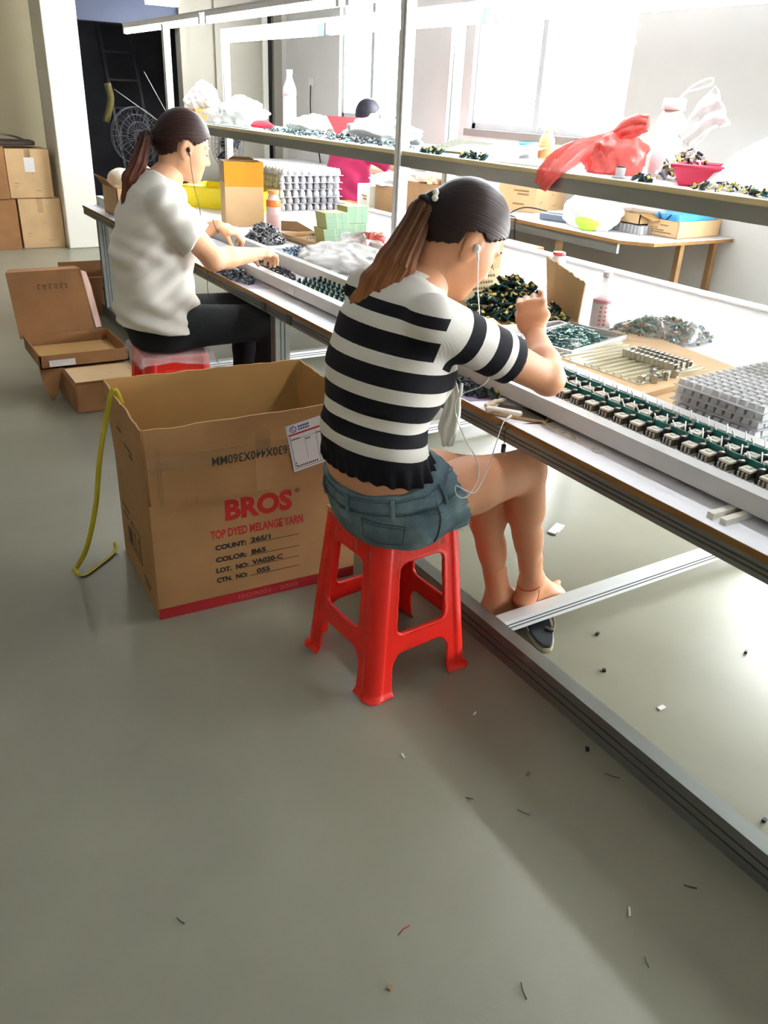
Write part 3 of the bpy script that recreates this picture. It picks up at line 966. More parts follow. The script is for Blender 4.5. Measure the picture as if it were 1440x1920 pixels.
# ------------------------------------------------------------------ dark room contents: ladder and cage fans
t = thing('ladder', 'grey ladder leaning in the dark opening', 'ladder', (2.85, 10.2, 0))
for dx in (0, .36):
    MB().tube([(2.75 + dx, 10.0, 0), (2.80 + dx, 11.3, 2.6)], .022, 8).build('rail', m_alud, t)
for k in range(8):
    u = (k + 1) / 9
    MB().tube([(2.755 + .05 * u, 10 + 1.3 * u, 2.6 * u), (3.11 + .05 * u, 10 + 1.3 * u, 2.6 * u)], .014, 6).build('rung', m_alud, t)
def fan(label, x, y, zc, r, yaw):
    t = thing('cage_fan', label, 'fan', (x, y, 0))
    M = Matrix.Translation((x, y, zc)) @ Matrix.Rotation(yaw, 4, 'Z')
    b = MB()
    for s_ in (-1, 1):
        for rr, dd in ((r, .02), (r * .75, .05), (r * .5, .065), (r * .22, .07)):
            b.tube([M @ Vector((rr * math.cos(a), s_ * dd, rr * math.sin(a))) for a in np.linspace(0, 2 * PI, 25)], .003, 4)
        for k in range(28):
            a = 2 * PI * k / 28
            b.tube([M @ Vector((q_ * r * math.cos(a), s_ * (.02 + .05 * (1 - q_ ** 2)), q_ * r * math.sin(a))) for q_ in (.15, .5, .75, 1)], .002, 4)
    b.build('cage', mat('fan_wire', '#5a5a60', rough=.5, metal=.5), t)
    bl_ = MB()
    for k in range(3):
        a = k * 2 * PI / 3
        bl_.add([M @ Vector(p) for p in [(.05 * math.cos(a), .012, .05 * math.sin(a)), (r * .85 * math.cos(a - .35), .02, r * .85 * math.sin(a - .35)), (r * .9 * math.cos(a + .35), -.02, r * .9 * math.sin(a + .35)), (.06 * math.cos(a + .9), -.012, .06 * math.sin(a + .9))]], [(0, 1, 2, 3)])
    bl_.build('blades', mat('fan_blade', '#17171a', rough=.9, spec=.1), t)
    MB().lathe([(.02, -.07), (.05, -.06), (.05, .06), (.02, .07)], (0, 0, 0), 16, 0, M @ Matrix.Rotation(PI / 2, 4, 'X')).build('hub', m_black, t)
    MB().tube([(x, y + .08, .04), (x, y + .08, zc)], .018, 10).build('pole', m_black, t)
    MB().lathe([(.2, 0), (.2, .02), (.05, .045), (.02, .05)], (x, y + .08, 0), 24).build('base', m_black, t)
fan('black cage fan behind the ponytailed person, in the dark opening', 2.62, 9.2, .93, .27, .2)
fan('dark wire cage fan standing before the grey wall panel', 3.22, 8.2, .93, .22, .5)
tag(MB().tube(catmull([(2.35, 9.3, 1.05), (2.42, 9.3, 1.25), (2.40, 9.3, 1.4)], 5), .035, 8).build('yellow_cloth', mat('dim_yellow', '#4d441c', rough=.8)), 'dim yellow cloth hanging in the dark opening', 'cloth')
for i, pts in enumerate([[(2.45, 9.25, 1.35), (2.95, 9.2, 1.02)], [(2.72, 9.1, 1.52), (2.98, 9.1, 1.05)]]):
    tag(MB().tube(pts, .004, 5).build('wire', mat('pale_wire', '#a9a9a4', rough=.5)), ['thin pale wire slanting down behind the ponytailed person', 'steeper pale wire above her ponytail in the dark opening'][i], 'wire')
# ------------------------------------------------------------------ circuit modules
def module(name='circuit_module'):
    """green board with a cream transformer, a black capacitor and white wires; stands on its board edge"""
    t = bpy.data.objects.new(name, None); COL.objects.link(t); t['_w'] = 1; t['_local'] = 1
    MB().box(.004, -.017, 0, .0068, .013, .030).build('circuit_board', m_pcb, t)
    b = MB()
    b.box(-.0135, -.0085, .0, .002, .0055, .0165, 1).box(-.0165, -.0115, .0165, .0035, .0085, .0205, 0).box(-.0165, -.0115, .001, .0035, .0085, .005, 0).box(-.010, -.0055, .0205, -.003, .0025, .0222, 0)
    for k in range(3):
        b.box(-.0195, -.010 + k * .007, .001, -.0165, -.007 + k * .007, .016, 2)
    b.build('transformer', [m_cream, m_brass, m_steel], t, bevel=.0012)
    MB().lathe([(.0062, 0), (.0066, .002), (.0066, .021), (.0056, .023)], (-.001, .0160, .002), 12).lathe([(.0036, 0), (.0036, .0006)], (-.001, .0160, .0252), 12, 1).build('capacitor', [m_black, m_steel], t)
    MB().tube([(.008, .006, .02), (.006, .008, .029), (.000, .011, .041)], .0012, 5).tube([(.008, -.008, .02), (.009, -.009, .031), (.013, -.004, .043)], .0012, 5).build('wire', m_wire, t)
    return t
proto = module()
tag(proto, 'x', 'circuit board')
first = True
RND.seed(3)
for row, (x, ya, yb, n) in enumerate([(1.449, 1.585, .60, 21), (1.523, 1.575, .60, 21)]):
    for i in range(n):
        y = ya + (yb - ya) * i / (n - 1)
        lab = ['green circuit module with cream transformer in the near row of the white trough', 'green circuit module with cream transformer in the far row of the white trough'][row]
        loc = (x + RND.uniform(-.002, .002), y, .7105); rot = (0, RND.uniform(-.05, .05), RND.uniform(-.09, .09))
        sc = 1.38
        if first:
            proto.location = loc; proto.rotation_euler = rot; proto.scale = (sc,) * 3; tag(proto, lab, 'circuit board', 'circuit modules, near row'); first = False
        else:
            dup(proto, loc, rot, lab, ['circuit modules, near row', 'circuit modules, far row'][row], sc)
t = bpy.data.objects.new('loose_circuit_module', None); COL.objects.link(t)
# panels with small capacitors further up the trough
tag(MB().box(1.435, 2.36, .698, 1.565, 3.02, .7005).build('component_board', m_pcbl), 'pale green circuit panel lying in the trough before the person in white', 'circuit board')
me = MB().box(-.006, -.010, 0, .006, .010, .004, 1).box(-.004, -.004, .004, .004, .004, .024, 0).box(-.007, .004, .002, -.003, .010, .018, 2).build('component', [m_black, m_pcb, mat('teal_component', '#6fa9b4', rough=.4)])
bpy.data.objects.remove(t)
k = 0
for i in range(16):
    for j in range(4):
        p = (1.452 + j * .033, 2.40 + i * .039 + .01 * (j % 2), .7005)
        if k == 0:
            me.location = p; o = me
        else:
            o = me.copy(); COL.objects.link(o); o.location = p; o.rotation_euler = (0, 0, RND.uniform(-.12, .12))
        tag(o, 'small black topped component standing on the pale green panel in the trough', 'component', 'components standing on the panel'); k += 1

# open carton with a heap of modules before the girl
oc = thing('carton', 'open carton holding the heap of circuit modules before the person in stripes', 'cardboard box', (1.93, 2.26, .70))
b = MB()
b.add([(1.70, 2.06, .7005), (2.06, 1.99, .7005), (2.24, 2.4, .7005), (1.86, 2.53, .7005), (1.70, 2.06, .7045), (2.06, 1.99, .7045), (2.24, 2.4, .7045), (1.86, 2.53, .7045)], [(3, 2, 1, 0), (4, 5, 6, 7), (0, 1, 5, 4), (1, 2, 6, 5), (2, 3, 7, 6), (3, 0, 4, 7)])
b.build('carton_bottom', m_cardi, oc)
wavy_panel([(2.085, 2.07, .702), (2.245, 2.41, .702), (2.25, 2.45, .862), (2.115, 2.09, .835)], (1, -.5, 0), .005, amp=.004, seed=8).build('flap', m_cardl, oc, label='upright corrugated flap at the right')
wavy_panel([(1.86, 2.50, .702), (2.10, 2.52, .702), (2.105, 2.55, .805), (1.862, 2.53, .80)], (-.08, 1, 0), .005, seed=9).build('flap', mat('cream_card', '#d9cfa6', rough=.8), oc, label='cream printed flap at the left')
q = MB()
CT = plane_T((1.86, 2.4998, .702), (.24, .02, 0), (0, .03, .1))
for r in range(3):
    for c in range(9 - r):
        q.box(.10 + c * .014, .078 - r * .022, .0004, .109 + c * .014, .087 - r * .022, .001, 0, CT)
q.build('printed_text', m_cardd, oc)
wavy_panel([(1.90, 2.60, .702), (2.14, 2.595, .702), (2.17, 2.615, .92), (1.92, 2.66, .92)], (0, 1, 0), .005, seed=10).build('flap', m_cardl, oc, label='tall flap behind the striped person\'s head')
hm = MB()
hm.box(-.015, -.018, -.0012, .015, .018, .0012, 0).box(-.0055, -.006, .0012, .0055, .006, .012, 1).box(-.0095, -.0095, .0012, .0095, .0095, .0085, 2).box(-.012, -.014, -.005, .010, .012, -.0012, 2).box(-.013, .009, .001, -.006, .015, .012, 2).box(.006, -.015, .001, .013, -.010, .008, 3).box(-.004, .011, .001, .010, .0145, .006, 2)
heap0 = hm.build('circuit_module', [m_pcb, m_coil, m_black, m_wire], bevel=0)
RND.seed(21)
cx, cy = 1.93, 2.24
k = 0
e1 = Vector((.87, .5, 0)).normalized(); e2 = Vector((-.4, .9, 0)).normalized()
for layer in range(6):
    f = 1 - layer / 6.6
    n = [62, 54, 44, 32, 20, 12][layer]
    for i in range(n):
        a = RND.uniform(0, 2 * PI); r = math.sqrt(RND.uniform(.05, 1)) * f
        c_ = Vector((cx, cy, 0)) + Vector((.045, .07, 0)) * (layer / 6)
        p = c_ + Vector((.185 * r * math.cos(a), .205 * r * math.sin(a), 0))
        p.z = .715 + layer * .0185 + RND.uniform(-.005, .008)
        rot = (RND.uniform(-.75, .75), RND.uniform(-.75, .75), RND.uniform(0, 6.28))
        o = heap0 if k == 0 else heap0.copy()
        if k: COL.objects.link(o)
        o.location = p; o.rotation_euler = rot; o.scale = (1.0,) * 3
        tag(o, 'small green circuit module with yellow transformer heaped in the open carton', 'circuit board', 'circuit modules heaped in the carton'); k += 1
o = heap0.copy(); COL.objects.link(o); o.location = (1.358, 1.61, .683); o.rotation_euler = (.5, .3, .4)
tag(o, 'single circuit module with yellow transformer on the front ledge by the cloth scrap', 'circuit board')
if 'group' in o: del o['group']
# white foam tray before the heap
t = thing('foam_tray', 'low white foam tray between the heap of modules and the green strips', 'tray', (1.8, 1.97, .70))
T = Matrix.Translation((1.655, 1.985, .7005)) @ Matrix.Rotation(-.08, 4, 'Z')
open_tray('tray_body', '', 0, -.10, .30, .06, 0, .034, m_plast, None, t).data.transform(T)
# flat carton with plastic sheets on it
t = thing('flat_carton', 'flat brown carton lying on the deck under the clear ribbed tray', 'cardboard box', (1.85, 1.65, .70))
MB().prism([(1.628, 1.92), (1.632, 1.36), (2.10, 1.42), (2.16, 1.86), (1.9, 1.95)], .7005, .722).build('carton_body', m_cardl, t, bevel=.002)
MB().prism([(1.632, 1.359), (1.66, 1.27), (2.10, 1.33), (2.10, 1.419)], .7005, .7055).build('flap', m_cardl, t)
MB().box(1.6275, 1.4, .7085, 1.6285, 1.8, .7105).build('crease', m_cardd, t)
# green strips in a shallow clear tray
t = thing('clear_tray', 'shallow clear plastic tray full of green board strips by the striped person\'s elbow', 'tray', (1.84, 1.86, .722))
TT = Matrix.Translation((1.83, 1.835, .7225)) @ Matrix.Rotation(.25, 4, 'Z')
open_tray('tray_body', '', -.15, -.10, .17, .11, 0, .016, m_clearp, None, t).data.transform(TT)
s0 = MB().box(-.020, -.003, -.0008, .020, .003, .0008).box(-.010, -.0015, .0008, -.002, .0015, .003, 1).build('board_strip', [m_pcb, m_wire])
RND.seed(8)
for k in range(260):
    a = RND.uniform(0, 2 * PI); r = math.sqrt(RND.random())
    p = TT @ Vector((.135 * r * math.cos(a), .085 * r * math.sin(a), .004 + .04 * (1 - r * r) * RND.uniform(.5, 1)))
    o = s0 if k == 0 else s0.copy()
    if k: COL.objects.link(o)
    o.location = p; o.rotation_euler = (RND.uniform(-.5, .5), RND.uniform(-.35, .35), RND.uniform(0, 6.28))
    tag(o, 'narrow green board strip piled in the shallow clear tray', 'circuit board', 'green strips in the clear tray')
# bag of strips further back
t = thing('plastic_bag', 'clear plastic bag of grey green strips on the deck behind the ribbed tray', 'bag', (2.25, 1.82, .70))
def blob_bag(name, c, r, m, parent=None, seed=1, n=28, rows=16, amp=.12, flat=.0, rz=0.0, mod=None, crease=.0):
    if crease: n, rows = max(n, 64), max(rows, 36)
    rr = random.Random(seed); ph = [rr.uniform(0, 6.28) for _ in range(8)]
    vs, fs = [], []
    for j in range(rows + 1):
        th = PI / 2 - PI * j / rows
        for i in range(n):
            a = 2 * PI * i / n
            w = 1 + amp * (math.sin(3 * a + ph[0] + 2 * th) * .5 + math.sin(7 * a + ph[1] - 3 * th) * .3 + math.sin(11 * a + ph[2] + 5 * th) * .25 + math.sin(5 * th + ph[3]) * .3)
            x, y, z = math.cos(th) * math.cos(a) * w, math.cos(th) * math.sin(a) * w, math.sin(th) * (1 + amp * .5 * math.sin(4 * a + ph[4]))
            if crease:
                pv = Vector((x * 2.3 + seed, y * 2.3, z * 1.7))
                g_ = 1 + crease * (.42 * (.3 - abs(mnoise.noise(pv * 1.1))) + .22 * (.3 - abs(mnoise.noise(pv * 2.4))))
                x, y, z = x * g_, y * g_, z * g_
            x, y, z = x * r[0], y * r[1], z * r[2]
            if mod: x, y, z = mod(x, y, z)
            x, y = x * math.cos(rz) - y * math.sin(rz), x * math.sin(rz) + y * math.cos(rz)
            vs.append((c[0] + x, c[1] + y, max(c[2] + z, flat)))
    for j in range(rows):
        for i in range(n):
            fs.append((j * n + i, (j + 1) * n + i, (j + 1) * n + (i + 1) % n, j * n + (i + 1) % n))
    return MB().add(vs, fs, 0, True).build(name, m, parent)
blob_bag('bag_film', (2.24, 1.83, .72), (.19, .15, .05), m_film, t, 4, flat=.7015, rz=-.3, crease=.5)
def grit(name, c, r, hgt, n, size, mats, seed, label, cat, rz=0.0):
    """tangled heap of tiny pieces"""
    rr = random.Random(seed); b = MB()
    for k in range(n):
        a = rr.uniform(0, 2 * PI); q = math.sqrt(rr.random())
        x, y = r[0] * q * math.cos(a), r[1] * q * math.sin(a)
        x, y = x * math.cos(rz) - y * math.sin(rz), x * math.sin(rz) + y * math.cos(rz)
        M = Matrix.Translation((c[0] + x, c[1] + y, c[2] + size * .5 + hgt * (1 - q * q) * rr.uniform(.35, 1))) @ Euler((rr.uniform(-.8, .8), rr.uniform(-.8, .8), rr.uniform(0, 6.28))).to_matrix().to_4x4()
        s_ = size * rr.uniform(.6, 1.2)
        b.box(-s_, -s_ * .3, -s_ * .22, s_, s_ * .3, s_ * .22, rr.randrange(len(mats)), M)
    return tag(b.build(name, mats), label, cat, kind='stuff')
grit('board_strips', (2.24, 1.83, .703), (.17, .13), .05, 700, .014, [m_pcb, mat('grey_green_strip', '#7f9488', rough=.5), m_cardd], 5, 'grey green strips heaped inside the clear bag on the deck', 'circuit board', -.3)
# clear ribbed tray and metal clips
t = thing('ribbed_tray', 'clear ribbed plastic tray lying on the flat brown carton', 'tray', (1.8, 1.6, .722))
RM = Matrix.Translation((1.83, 1.60, .7225)) @ Matrix.Rotation(.08, 4, 'Z')
b = MB().box(-.15, -.17, 0, .15, .17, .0015, 0, RM)
for k in range(13):
    y = -.16 + k * .0265
    b.box(-.145, y, .0015, .145, y + .008, .008, 0, RM)
b.build('tray_body', mat('clear_ribbed', '#e3dcc0', rough=.15, alpha=.6), t)
c0 = MB().box(-.0075, -.007, 0, .0075, .007, .0025).box(-.0075, -.007, .0025, -.0055, .007, .017).box(.0055, -.007, .0025, .0075, .007, .017).box(-.0055, -.007, .0145, .0055, .0, .017).build('metal_clip', m_steel, bevel=.0006)
CM = Matrix.Translation((1.862, 1.455, .7315)) @ Matrix.Rotation(.08, 4, 'Z')
k = 0
for i in range(3):
    for j in range(11):
        o = c0 if k == 0 else c0.copy()
        if k: COL.objects.link(o)
        o.matrix_world = CM @ Matrix.Translation((i * .034, j * .0165, 0)) @ Matrix.Rotation(PI / 2 * (i % 2), 4, 'Z') @ Matrix.Diagonal((1.25, 1.05, 1.2, 1))
        tag(o, 'small tinned metal clip standing in the neat block on the ribbed tray', 'clip', 'metal clips in the block'); k += 1
for (x, y, r) in [(1.715, 1.435, .3), (1.745, 1.42, 1.1), (1.772, 1.437, .5), (1.79, 1.462, .9), (1.818, 1.44, 0), (1.842, 1.43, .4), (1.80, 1.425, 2)]:
    o = c0.copy(); COL.objects.link(o); o.matrix_world = Matrix.Translation((x, y, .7225)) @ Matrix.Rotation(r, 4, 'Z') @ Matrix.Diagonal((1.2, 1.2, 1.2, 1))
    tag(o, 'loose tinned metal clip at the front edge of the flat carton', 'clip', 'loose metal clips')
# stack of clear blister trays at the right
def blister(nx, ny, sx, sy, dome, hgt):
    b = MB()
    b.box(0, 0, 0, nx * sx + .01, ny * sy + .01, .0025)
    for i in range(nx):
        for j in range(ny):
            x, y = .005 + (i + .5) * sx, .005 + (j + .5) * sy
            if dome == 'box':
                a = sx * .40; c = sy * .40
                P0 = [(x - a, y - c), (x + a, y - c), (x + a, y + c), (x - a, y + c)]
                P1 = [(x + (p - x) * .8, y + (q_ - y) * .8) for p, q_ in P0]
                b.add([(*p, .0025) for p in P0] + [(*p, hgt) for p in P1], [(4, 5, 6, 7), (0, 1, 5, 4), (1, 2, 6, 5), (2, 3, 7, 6), (3, 0, 4, 7)])
            else:
                b.lathe([(sx * .42, .002), (sx * .38, hgt * .6), (sx * .2, hgt)], (x, y, 0), 8)
    return b
bt = blister(16, 10, .028, .0245, 'box', .016).build('blister_tray', m_clearp)
for k in range(5):
    o = bt if k == 0 else bt.copy()
    if k: COL.objects.link(o)
    o.location = (1.63 + (.012, 0, .016, .02, .022)[k], 1.015 + (.01, 0, .008, .004, .006)[k], .701 + k * .0185)
    o.rotation_euler = (0, 0, (.02, 0, .01, .03, .03)[k])
    tag(o, 'clear blister tray at the right, %s of its stack' % ['bottom', 'second from the bottom', 'third from the bottom', 'second from the top', 'topmost'][k], 'tray', 'clear blister trays')
et = blister(9, 8, .05, .047, 'dome', .042).build('blister_tray', mat('milky_blister', '#e9e9ee', rough=.3, alpha=.85))
for k in range(6):
    o = et if k == 0 else et.copy()
    if k: COL.objects.link(o)
    o.location = (2.33 + (.0, .012, -.006, .01, .0, .012)[k], 5.08 + (0, .01, .0, .012, .0, -.006)[k], .701 + k * .0425)
    o.rotation_euler = (0, 0, (0, .02, -.02, .03, 0, .04)[k])
    tag(o, 'white dimpled blister tray behind the tall carton, %s of its stack' % ['bottom', 'second from the bottom', 'third from the bottom', 'third from the top', 'second from the top', 'topmost'][k], 'tray', 'white dimpled blister trays')
# bottles
def bottle(name, label, x, y, z, r, h, mb, cap, bands=(), neck=.35, capcol=None, taper=1.0):
    t = thing(name, label, 'bottle', (x, y, z))
    MB().lathe([(r * .86, 0), (r, .006), (r, h * .5), (r * .93, h * .55), (r, h * .6), (r * .95, h * .7), (r * neck * 1.2, h * .86), (r * neck, h * .9), (r * neck, h * .93)], (x, y, z), 24).build('bottle_body', mb, t)
    MB().lathe([(r * neck * 1.25, h * .915), (r * neck * 1.25, h * .99), (r * neck * 1.1, h)], (x, y, z), 20).build('cap', capcol or cap, t)
    for (a, c, m) in bands:
        MB().lathe([(r * 1.006, h * a), (r * 1.012, h * a + .001), (r * 1.012, h * c - .001), (r * 1.006, h * c)], (x, y, z), 24).build('bottle_label', m, t)
    return t
m_clearb = mat('clear_bottle', '#f0f2f4', rough=.08, alpha=.55)
m_pinkl = mat('pink_label', '#d98a96', rough=.5)
bt_ = bottle('water_bottle', 'clear plastic bottle with pink label standing behind the green strips', 2.07, 1.95, .70, .034, .20, m_clearb, m_plast, [(.12, .52, mat('pale_label', '#eadfe2', rough=.4)), (.50, .56, m_pinkl)])
q = MB()
for k in range(5):
    for j in range(2):
        a = math.radians(-150 + k * 0 + j * 26); a2 = a + .25
        z = .70 + .03 + k * .014
        q.add([(2.07 + .0352 * math.cos(v), 1.95 + .0352 * math.sin(v), zz) for v, zz in ((a, z), (a2, z), (a2, z + .008), (a, z + .008))], [(0, 1, 2, 3)])
q.build('label_print', m_pinkl, bt_)
bottle('drink_bottle', 'white bottle with red screw cap behind the carton of modules', 2.42, 2.56, .70, .035, .15, m_plast, m_redbag, (), capcol=mat('red_cap', '#e0434a', rough=.4), neck=.6)
o_ = bottle('drink_bottle', 'milk drink bottle with orange top beside the tall carton', 1.85, 4.11, .70, .038, .235, mat('pink_white_bottle', '#f3d6d2', rough=.35), m_plast, [(.66, .80, mat('orange_label', '#f07f3c', rough=.4)), (.2, .5, mat('pale_pink', '#f1c3c0', rough=.4))], capcol=mat('orange_cap', '#f29a63', rough=.4), neck=.62)
# ledge things before the girl
grit('dark_components', (1.335, 1.75, .6725), (.04, .13), .022, 420, .007, [m_black, mat('dark_grey_part', '#34363c', rough=.35, metal=.4), mat('dark_green_part', '#1b3b36', rough=.4)], 6, 'heap of tiny dark components on the ledge before the person in stripes', 'component', -.02)
tag(MB().prism([(1.285, 1.62), (1.365, 1.60), (1.365, 1.92), (1.283, 1.93)], .6703, .6712).build('plastic_sheet', mat('violet_sheet', '#a79fc0', rough=.2, alpha=.8)), 'thin violet plastic sheet under the dark components', 'sheet')
cl = catmull([(1.288, 1.562, .676), (1.303, 1.556, .679), (1.32, 1.565, .681), (1.345, 1.568, .681), (1.362, 1.578, .678)], 5)
tag(MB().tube(cl, [.006 + .006 * math.sin(i * .9) ** 2 for i in range(len(cl))], 8, 0, .55).build('cloth_scrap', mat('beige_cloth', '#cfc5ab', rough=.9, bump=.3, bscale=90)), 'crumpled beige cloth scrap on the ledge beside the phone', 'cloth')
t = thing('phone', 'dark phone in gold case lying on the bench ledge before the person in stripes', 'phone', (1.345, 1.475, .67))
PM = Matrix.Translation((1.343, 1.478, .671)) @ Matrix.Rotation(-.93, 4, 'Z')
MB().box(-.072, -.037, 0, .072, .037, .008, 0, PM).build('phone_case', mat('gold_case', '#b99a6c', rough=.35, metal=.4), t, bevel=.003)
MB().box(-.067, -.034, .008, .067, .034, .0088, 0, PM).build('screen', mat('dark_screen', '#2d2a27', rough=.12), t)
for k in (-.0, .02):
    MB().tube(catmull([PM @ Vector((.06 + k * .2, -.035, .003)), Vector((1.272, 1.444 + k, .66)), Vector((1.268, 1.444 + k * 2.4, .612 + k * 2))], 4), .0012, 5).build('lanyard', m_black, t)
MB().box(1.262, 1.44, .595, 1.272, 1.449, .617).build('lanyard_bead', m_black, t, bevel=.002)
MB().tube([(1.266 + .003 * math.sin(a), 1.4445 + .014 * math.cos(a), .578 + .016 * math.sin(a)) for a in np.linspace(0, 2 * PI, 25)], .0014, 6).build('lanyard_ring', m_wire, t)
tag(MB().box(-.047, -.011, 0, .047, .011, .018, 0, Matrix.Translation((1.3, 1.497, .6702)) @ Matrix.Rotation(-.95, 4, 'Z')).build('power_bank', mat('ivory_plastic', '#e2dccb', rough=.4), bevel=.006), 'slim ivory power bank on the ledge touching the phone', 'power bank')
b = MB()
for k in range(4):
    pts = [(1.352 + (.016, .02, .011, .014)[k] * math.cos(a) + (0, .002, -.006, .004)[k], 1.345 + (.05, .034, .042, .02)[k] * math.sin(a) + (0, .02, -.018, .045)[k], .6725 + .002 * k + .002 * math.sin(a * 2 + k)) for a in np.linspace(.3 * k, 5.9 + .2 * k, 21)]
    b.tube(pts, .0010, 5)
tag(b.build('wire_coil', mat('greenish_wire', '#a9aa92', rough=.4)), 'thin coil of pale wire on the ledge under the trough', 'wire')
tag(MB().tube([(1.35 + .012 * math.cos(a), 1.215 + .013 * math.sin(a), .672) for a in np.linspace(.3, 5.6, 16)], .0014, 5).build('wire_loop', m_cream), 'small single loop of pale wire alone on the ledge', 'wire')
# woman in white: heaps, cartons, bins
grit('dark_components', (1.325, 3.36, .6725), (.045, .19), .03, 480, .009, [m_black, mat('steel_part', '#70757c', rough=.3, metal=.5), mat('slate_part', '#3c4652', rough=.4)], 9, 'heap of dark metal parts on the ledge before the person in white', 'component')
tag(MB().prism([(1.282, 3.12), (1.366, 3.08), (1.366, 3.55), (1.28, 3.56)], .6703, .6712).build('plastic_sheet', mat('lilac_sheet', '#b9b4c8', rough=.3)), 'pale lilac sheet under the dark metal parts', 'sheet')
grit('dark_components', (1.49, 3.35, .690), (.05, .25), .014, 260, .009, [m_black, mat('navy_part', '#20242f', rough=.4)], 10, 'thin spread of black parts inside the trough by the person in white', 'component')
grit('metal_parts', (1.75, 4.0, .7015), (.10, .12), .085, 600, .011, [mat('grey_metal_part', '#85868a', rough=.3, metal=.6), m_black, mat('pale_metal_part', '#b9babd', rough=.3, metal=.5)], 12, 'tall heap of grey metal parts at the foot of the tall carton', 'component')
grit('metal_parts', (1.78, 3.62, .7015), (.09, .13), .025, 420, .008, [mat('grey_metal_part2', '#8a8d92', rough=.3, metal=.5), mat('bluish_part', '#9fc3df', rough=.4), m_black], 13, 'low spread of grey and blue parts on the deck before the green boards', 'component')
tag(MB().prism([(1.66, 3.45), (1.9, 3.42), (1.92, 3.78), (1.66, 3.8)], .7003, .7012).build('plastic_sheet', mat('pale_blue_sheet', '#cfd9e6', rough=.2, alpha=.7)), 'clear bluish sheet under the grey and blue parts', 'sheet')
def tall_carton():
    t = thing('carton', 'tall narrow carton with amber tape on top, behind the heap of metal parts', 'cardboard box', (1.86, 4.6, .70))
    T = Matrix.Translation((1.757, 4.545, .7005)) @ Matrix.Rotation(-.22, 4, 'Z')
    dx, dy, dz = .215, .17, .335
    b = MB(); k = .006
    b.box(0, 0, 0, dx, k, dz, 0, T).box(0, dy - k, 0, dx, dy, dz, 0, T).box(0, k, 0, k, dy - k, dz, 0, T).box(dx - k, k, 0, dx, dy - k, dz, 0, T).box(k, k, .001, dx - k, dy - k, .006, 0, T)
    b.build('carton_body', m_cardl, t)
    MB().box(-.0008, -.0012, dz * .62, dx + .0008, -.0003, dz + .001, 0, T).box(-.0012, -.001, dz * .68, -.0003, dy, dz + .001, 0, T).build('amber_tape', m_ytape, t)
    MB().slab([T @ Vector(p) for p in [(.05, dy - k, dz), (dx - .02, dy - k, dz), (dx - .05, dy - .05, dz + .016), (.07, dy - .06, dz + .02)]], (0, 0, 1), .004).build('flap', m_cardd, t)
    return t
tall_carton()
def bin_(label, T, dx, dy, h, m, flare=.03, name='plastic_bin', cat='bin', holes=True):
    t = thing(name, label, cat, T.translation)
    b = MB(); n = 4; k = .004
    lo = [(-dx, -dy), (dx, -dy), (dx, dy), (-dx, dy)]
    hi = [(x * (1 + flare / abs(x)), y * (1 + flare / abs(y))) for x, y in lo]
    li = [(x * (1 - k / abs(x)), y * (1 - k / abs(y))) for x, y in lo]
    hii = [(x * (1 - k / abs(x)), y * (1 - k / abs(y))) for x, y in hi]
    vs = [T @ Vector((*p, 0)) for p in lo] + [T @ Vector((*p, h)) for p in hi] + [T @ Vector((*p, h)) for p in hii] + [T @ Vector((*p, k)) for p in li]
    fs = [(3, 2, 1, 0)]
    for i in range(4):
        j = (i + 1) % 4
        fs += [(i, j, 4 + j, 4 + i), (4 + i, 4 + j, 8 + j, 8 + i), (8 + i, 8 + j, 12 + j, 12 + i)]
    fs.append((12, 13, 14, 15))
    b.add(vs, fs)
    b.build('bin_body', m, t, bevel=.003)
    r = MB()
    for i in range(4):
        a, c = hi[i], hi[(i + 1) % 4]
        r.tube([T @ Vector((*a, h)), T @ Vector((*c, h))], .006, 8)
    r.build('rim', m, t)
    if holes:
        q = MB()
        for s_ in (-1, 1):
            pts = [T @ Vector(((dx + flare * .62) * s_ * 1.0 + .002 * s_, .03 * math.cos(a), h * .62 + .018 * math.sin(a))) for a in np.linspace(0, 2 * PI, 17)]
            q.tube(pts, .005, 6)
        q.build('grip', m, t)
    return t
bin_('yellow plastic bin behind the tall carton, before the cage fan', Matrix.Translation((2.12, 5.33, .701)) @ Matrix.Rotation(-.88, 4, 'Z'), .27, .15, .125, m_yellow)
# carton with bags at the far left corner
t = thing('carton', 'open carton of cloth bags on the far left corner of the bench', 'cardboard box', (1.45, 5.35, .67))
b = MB(); x0, x1, y0, y1, z0, h = 1.335, 1.60, 5.20, 5.52, .6705, .165
b.box(x0, y0, z0, x1, y0 + .005, z0 + h).box(x0, y1, z0, x1, y1 + .005, z0 + h).box(x0, y0, z0, x0 + .005, y1, z0 + h).box(x1, y0, z0, x1 + .005, y1, z0 + h).box(x0, y0, z0, x1, y1, z0 + .004)
b.build('carton_body', m_cardl, t)
MB().slab([(x0, y0 + .02, z0 + h), (x0, y1, z0 + h), (x0 - .05, y1 - .02, z0 + h + .06), (x0 - .045, y0 + .05, z0 + h + .05)], (-.6, 0, -.4), .004).build('flap', m_cardr, t)
MB().slab([(x0, y0, z0 + h), (x1, y0, z0 + h), (x1, y0 + .05, z0 + h + .012), (x0, y0 + .05, z0 + h + .012)], (0, 0, 1), .004).build('flap', m_cardd, t)
MB().box(x0 + .02, y0 - .001, z0 + .05, x1, y0, z0 + .09).build('tape', m_tape, t)
m_bag = mat('ivory_bag', '#ddd5c2', rough=.6, bump=.4, bscale=40)
tag(blob_bag('cloth_bag', (1.42, 5.40, z0 + h + .02), (.075, .10, .075), m_bag, None, 3, rz=.3), 'rounded ivory bag in the corner carton, left of the folded one', 'bag')
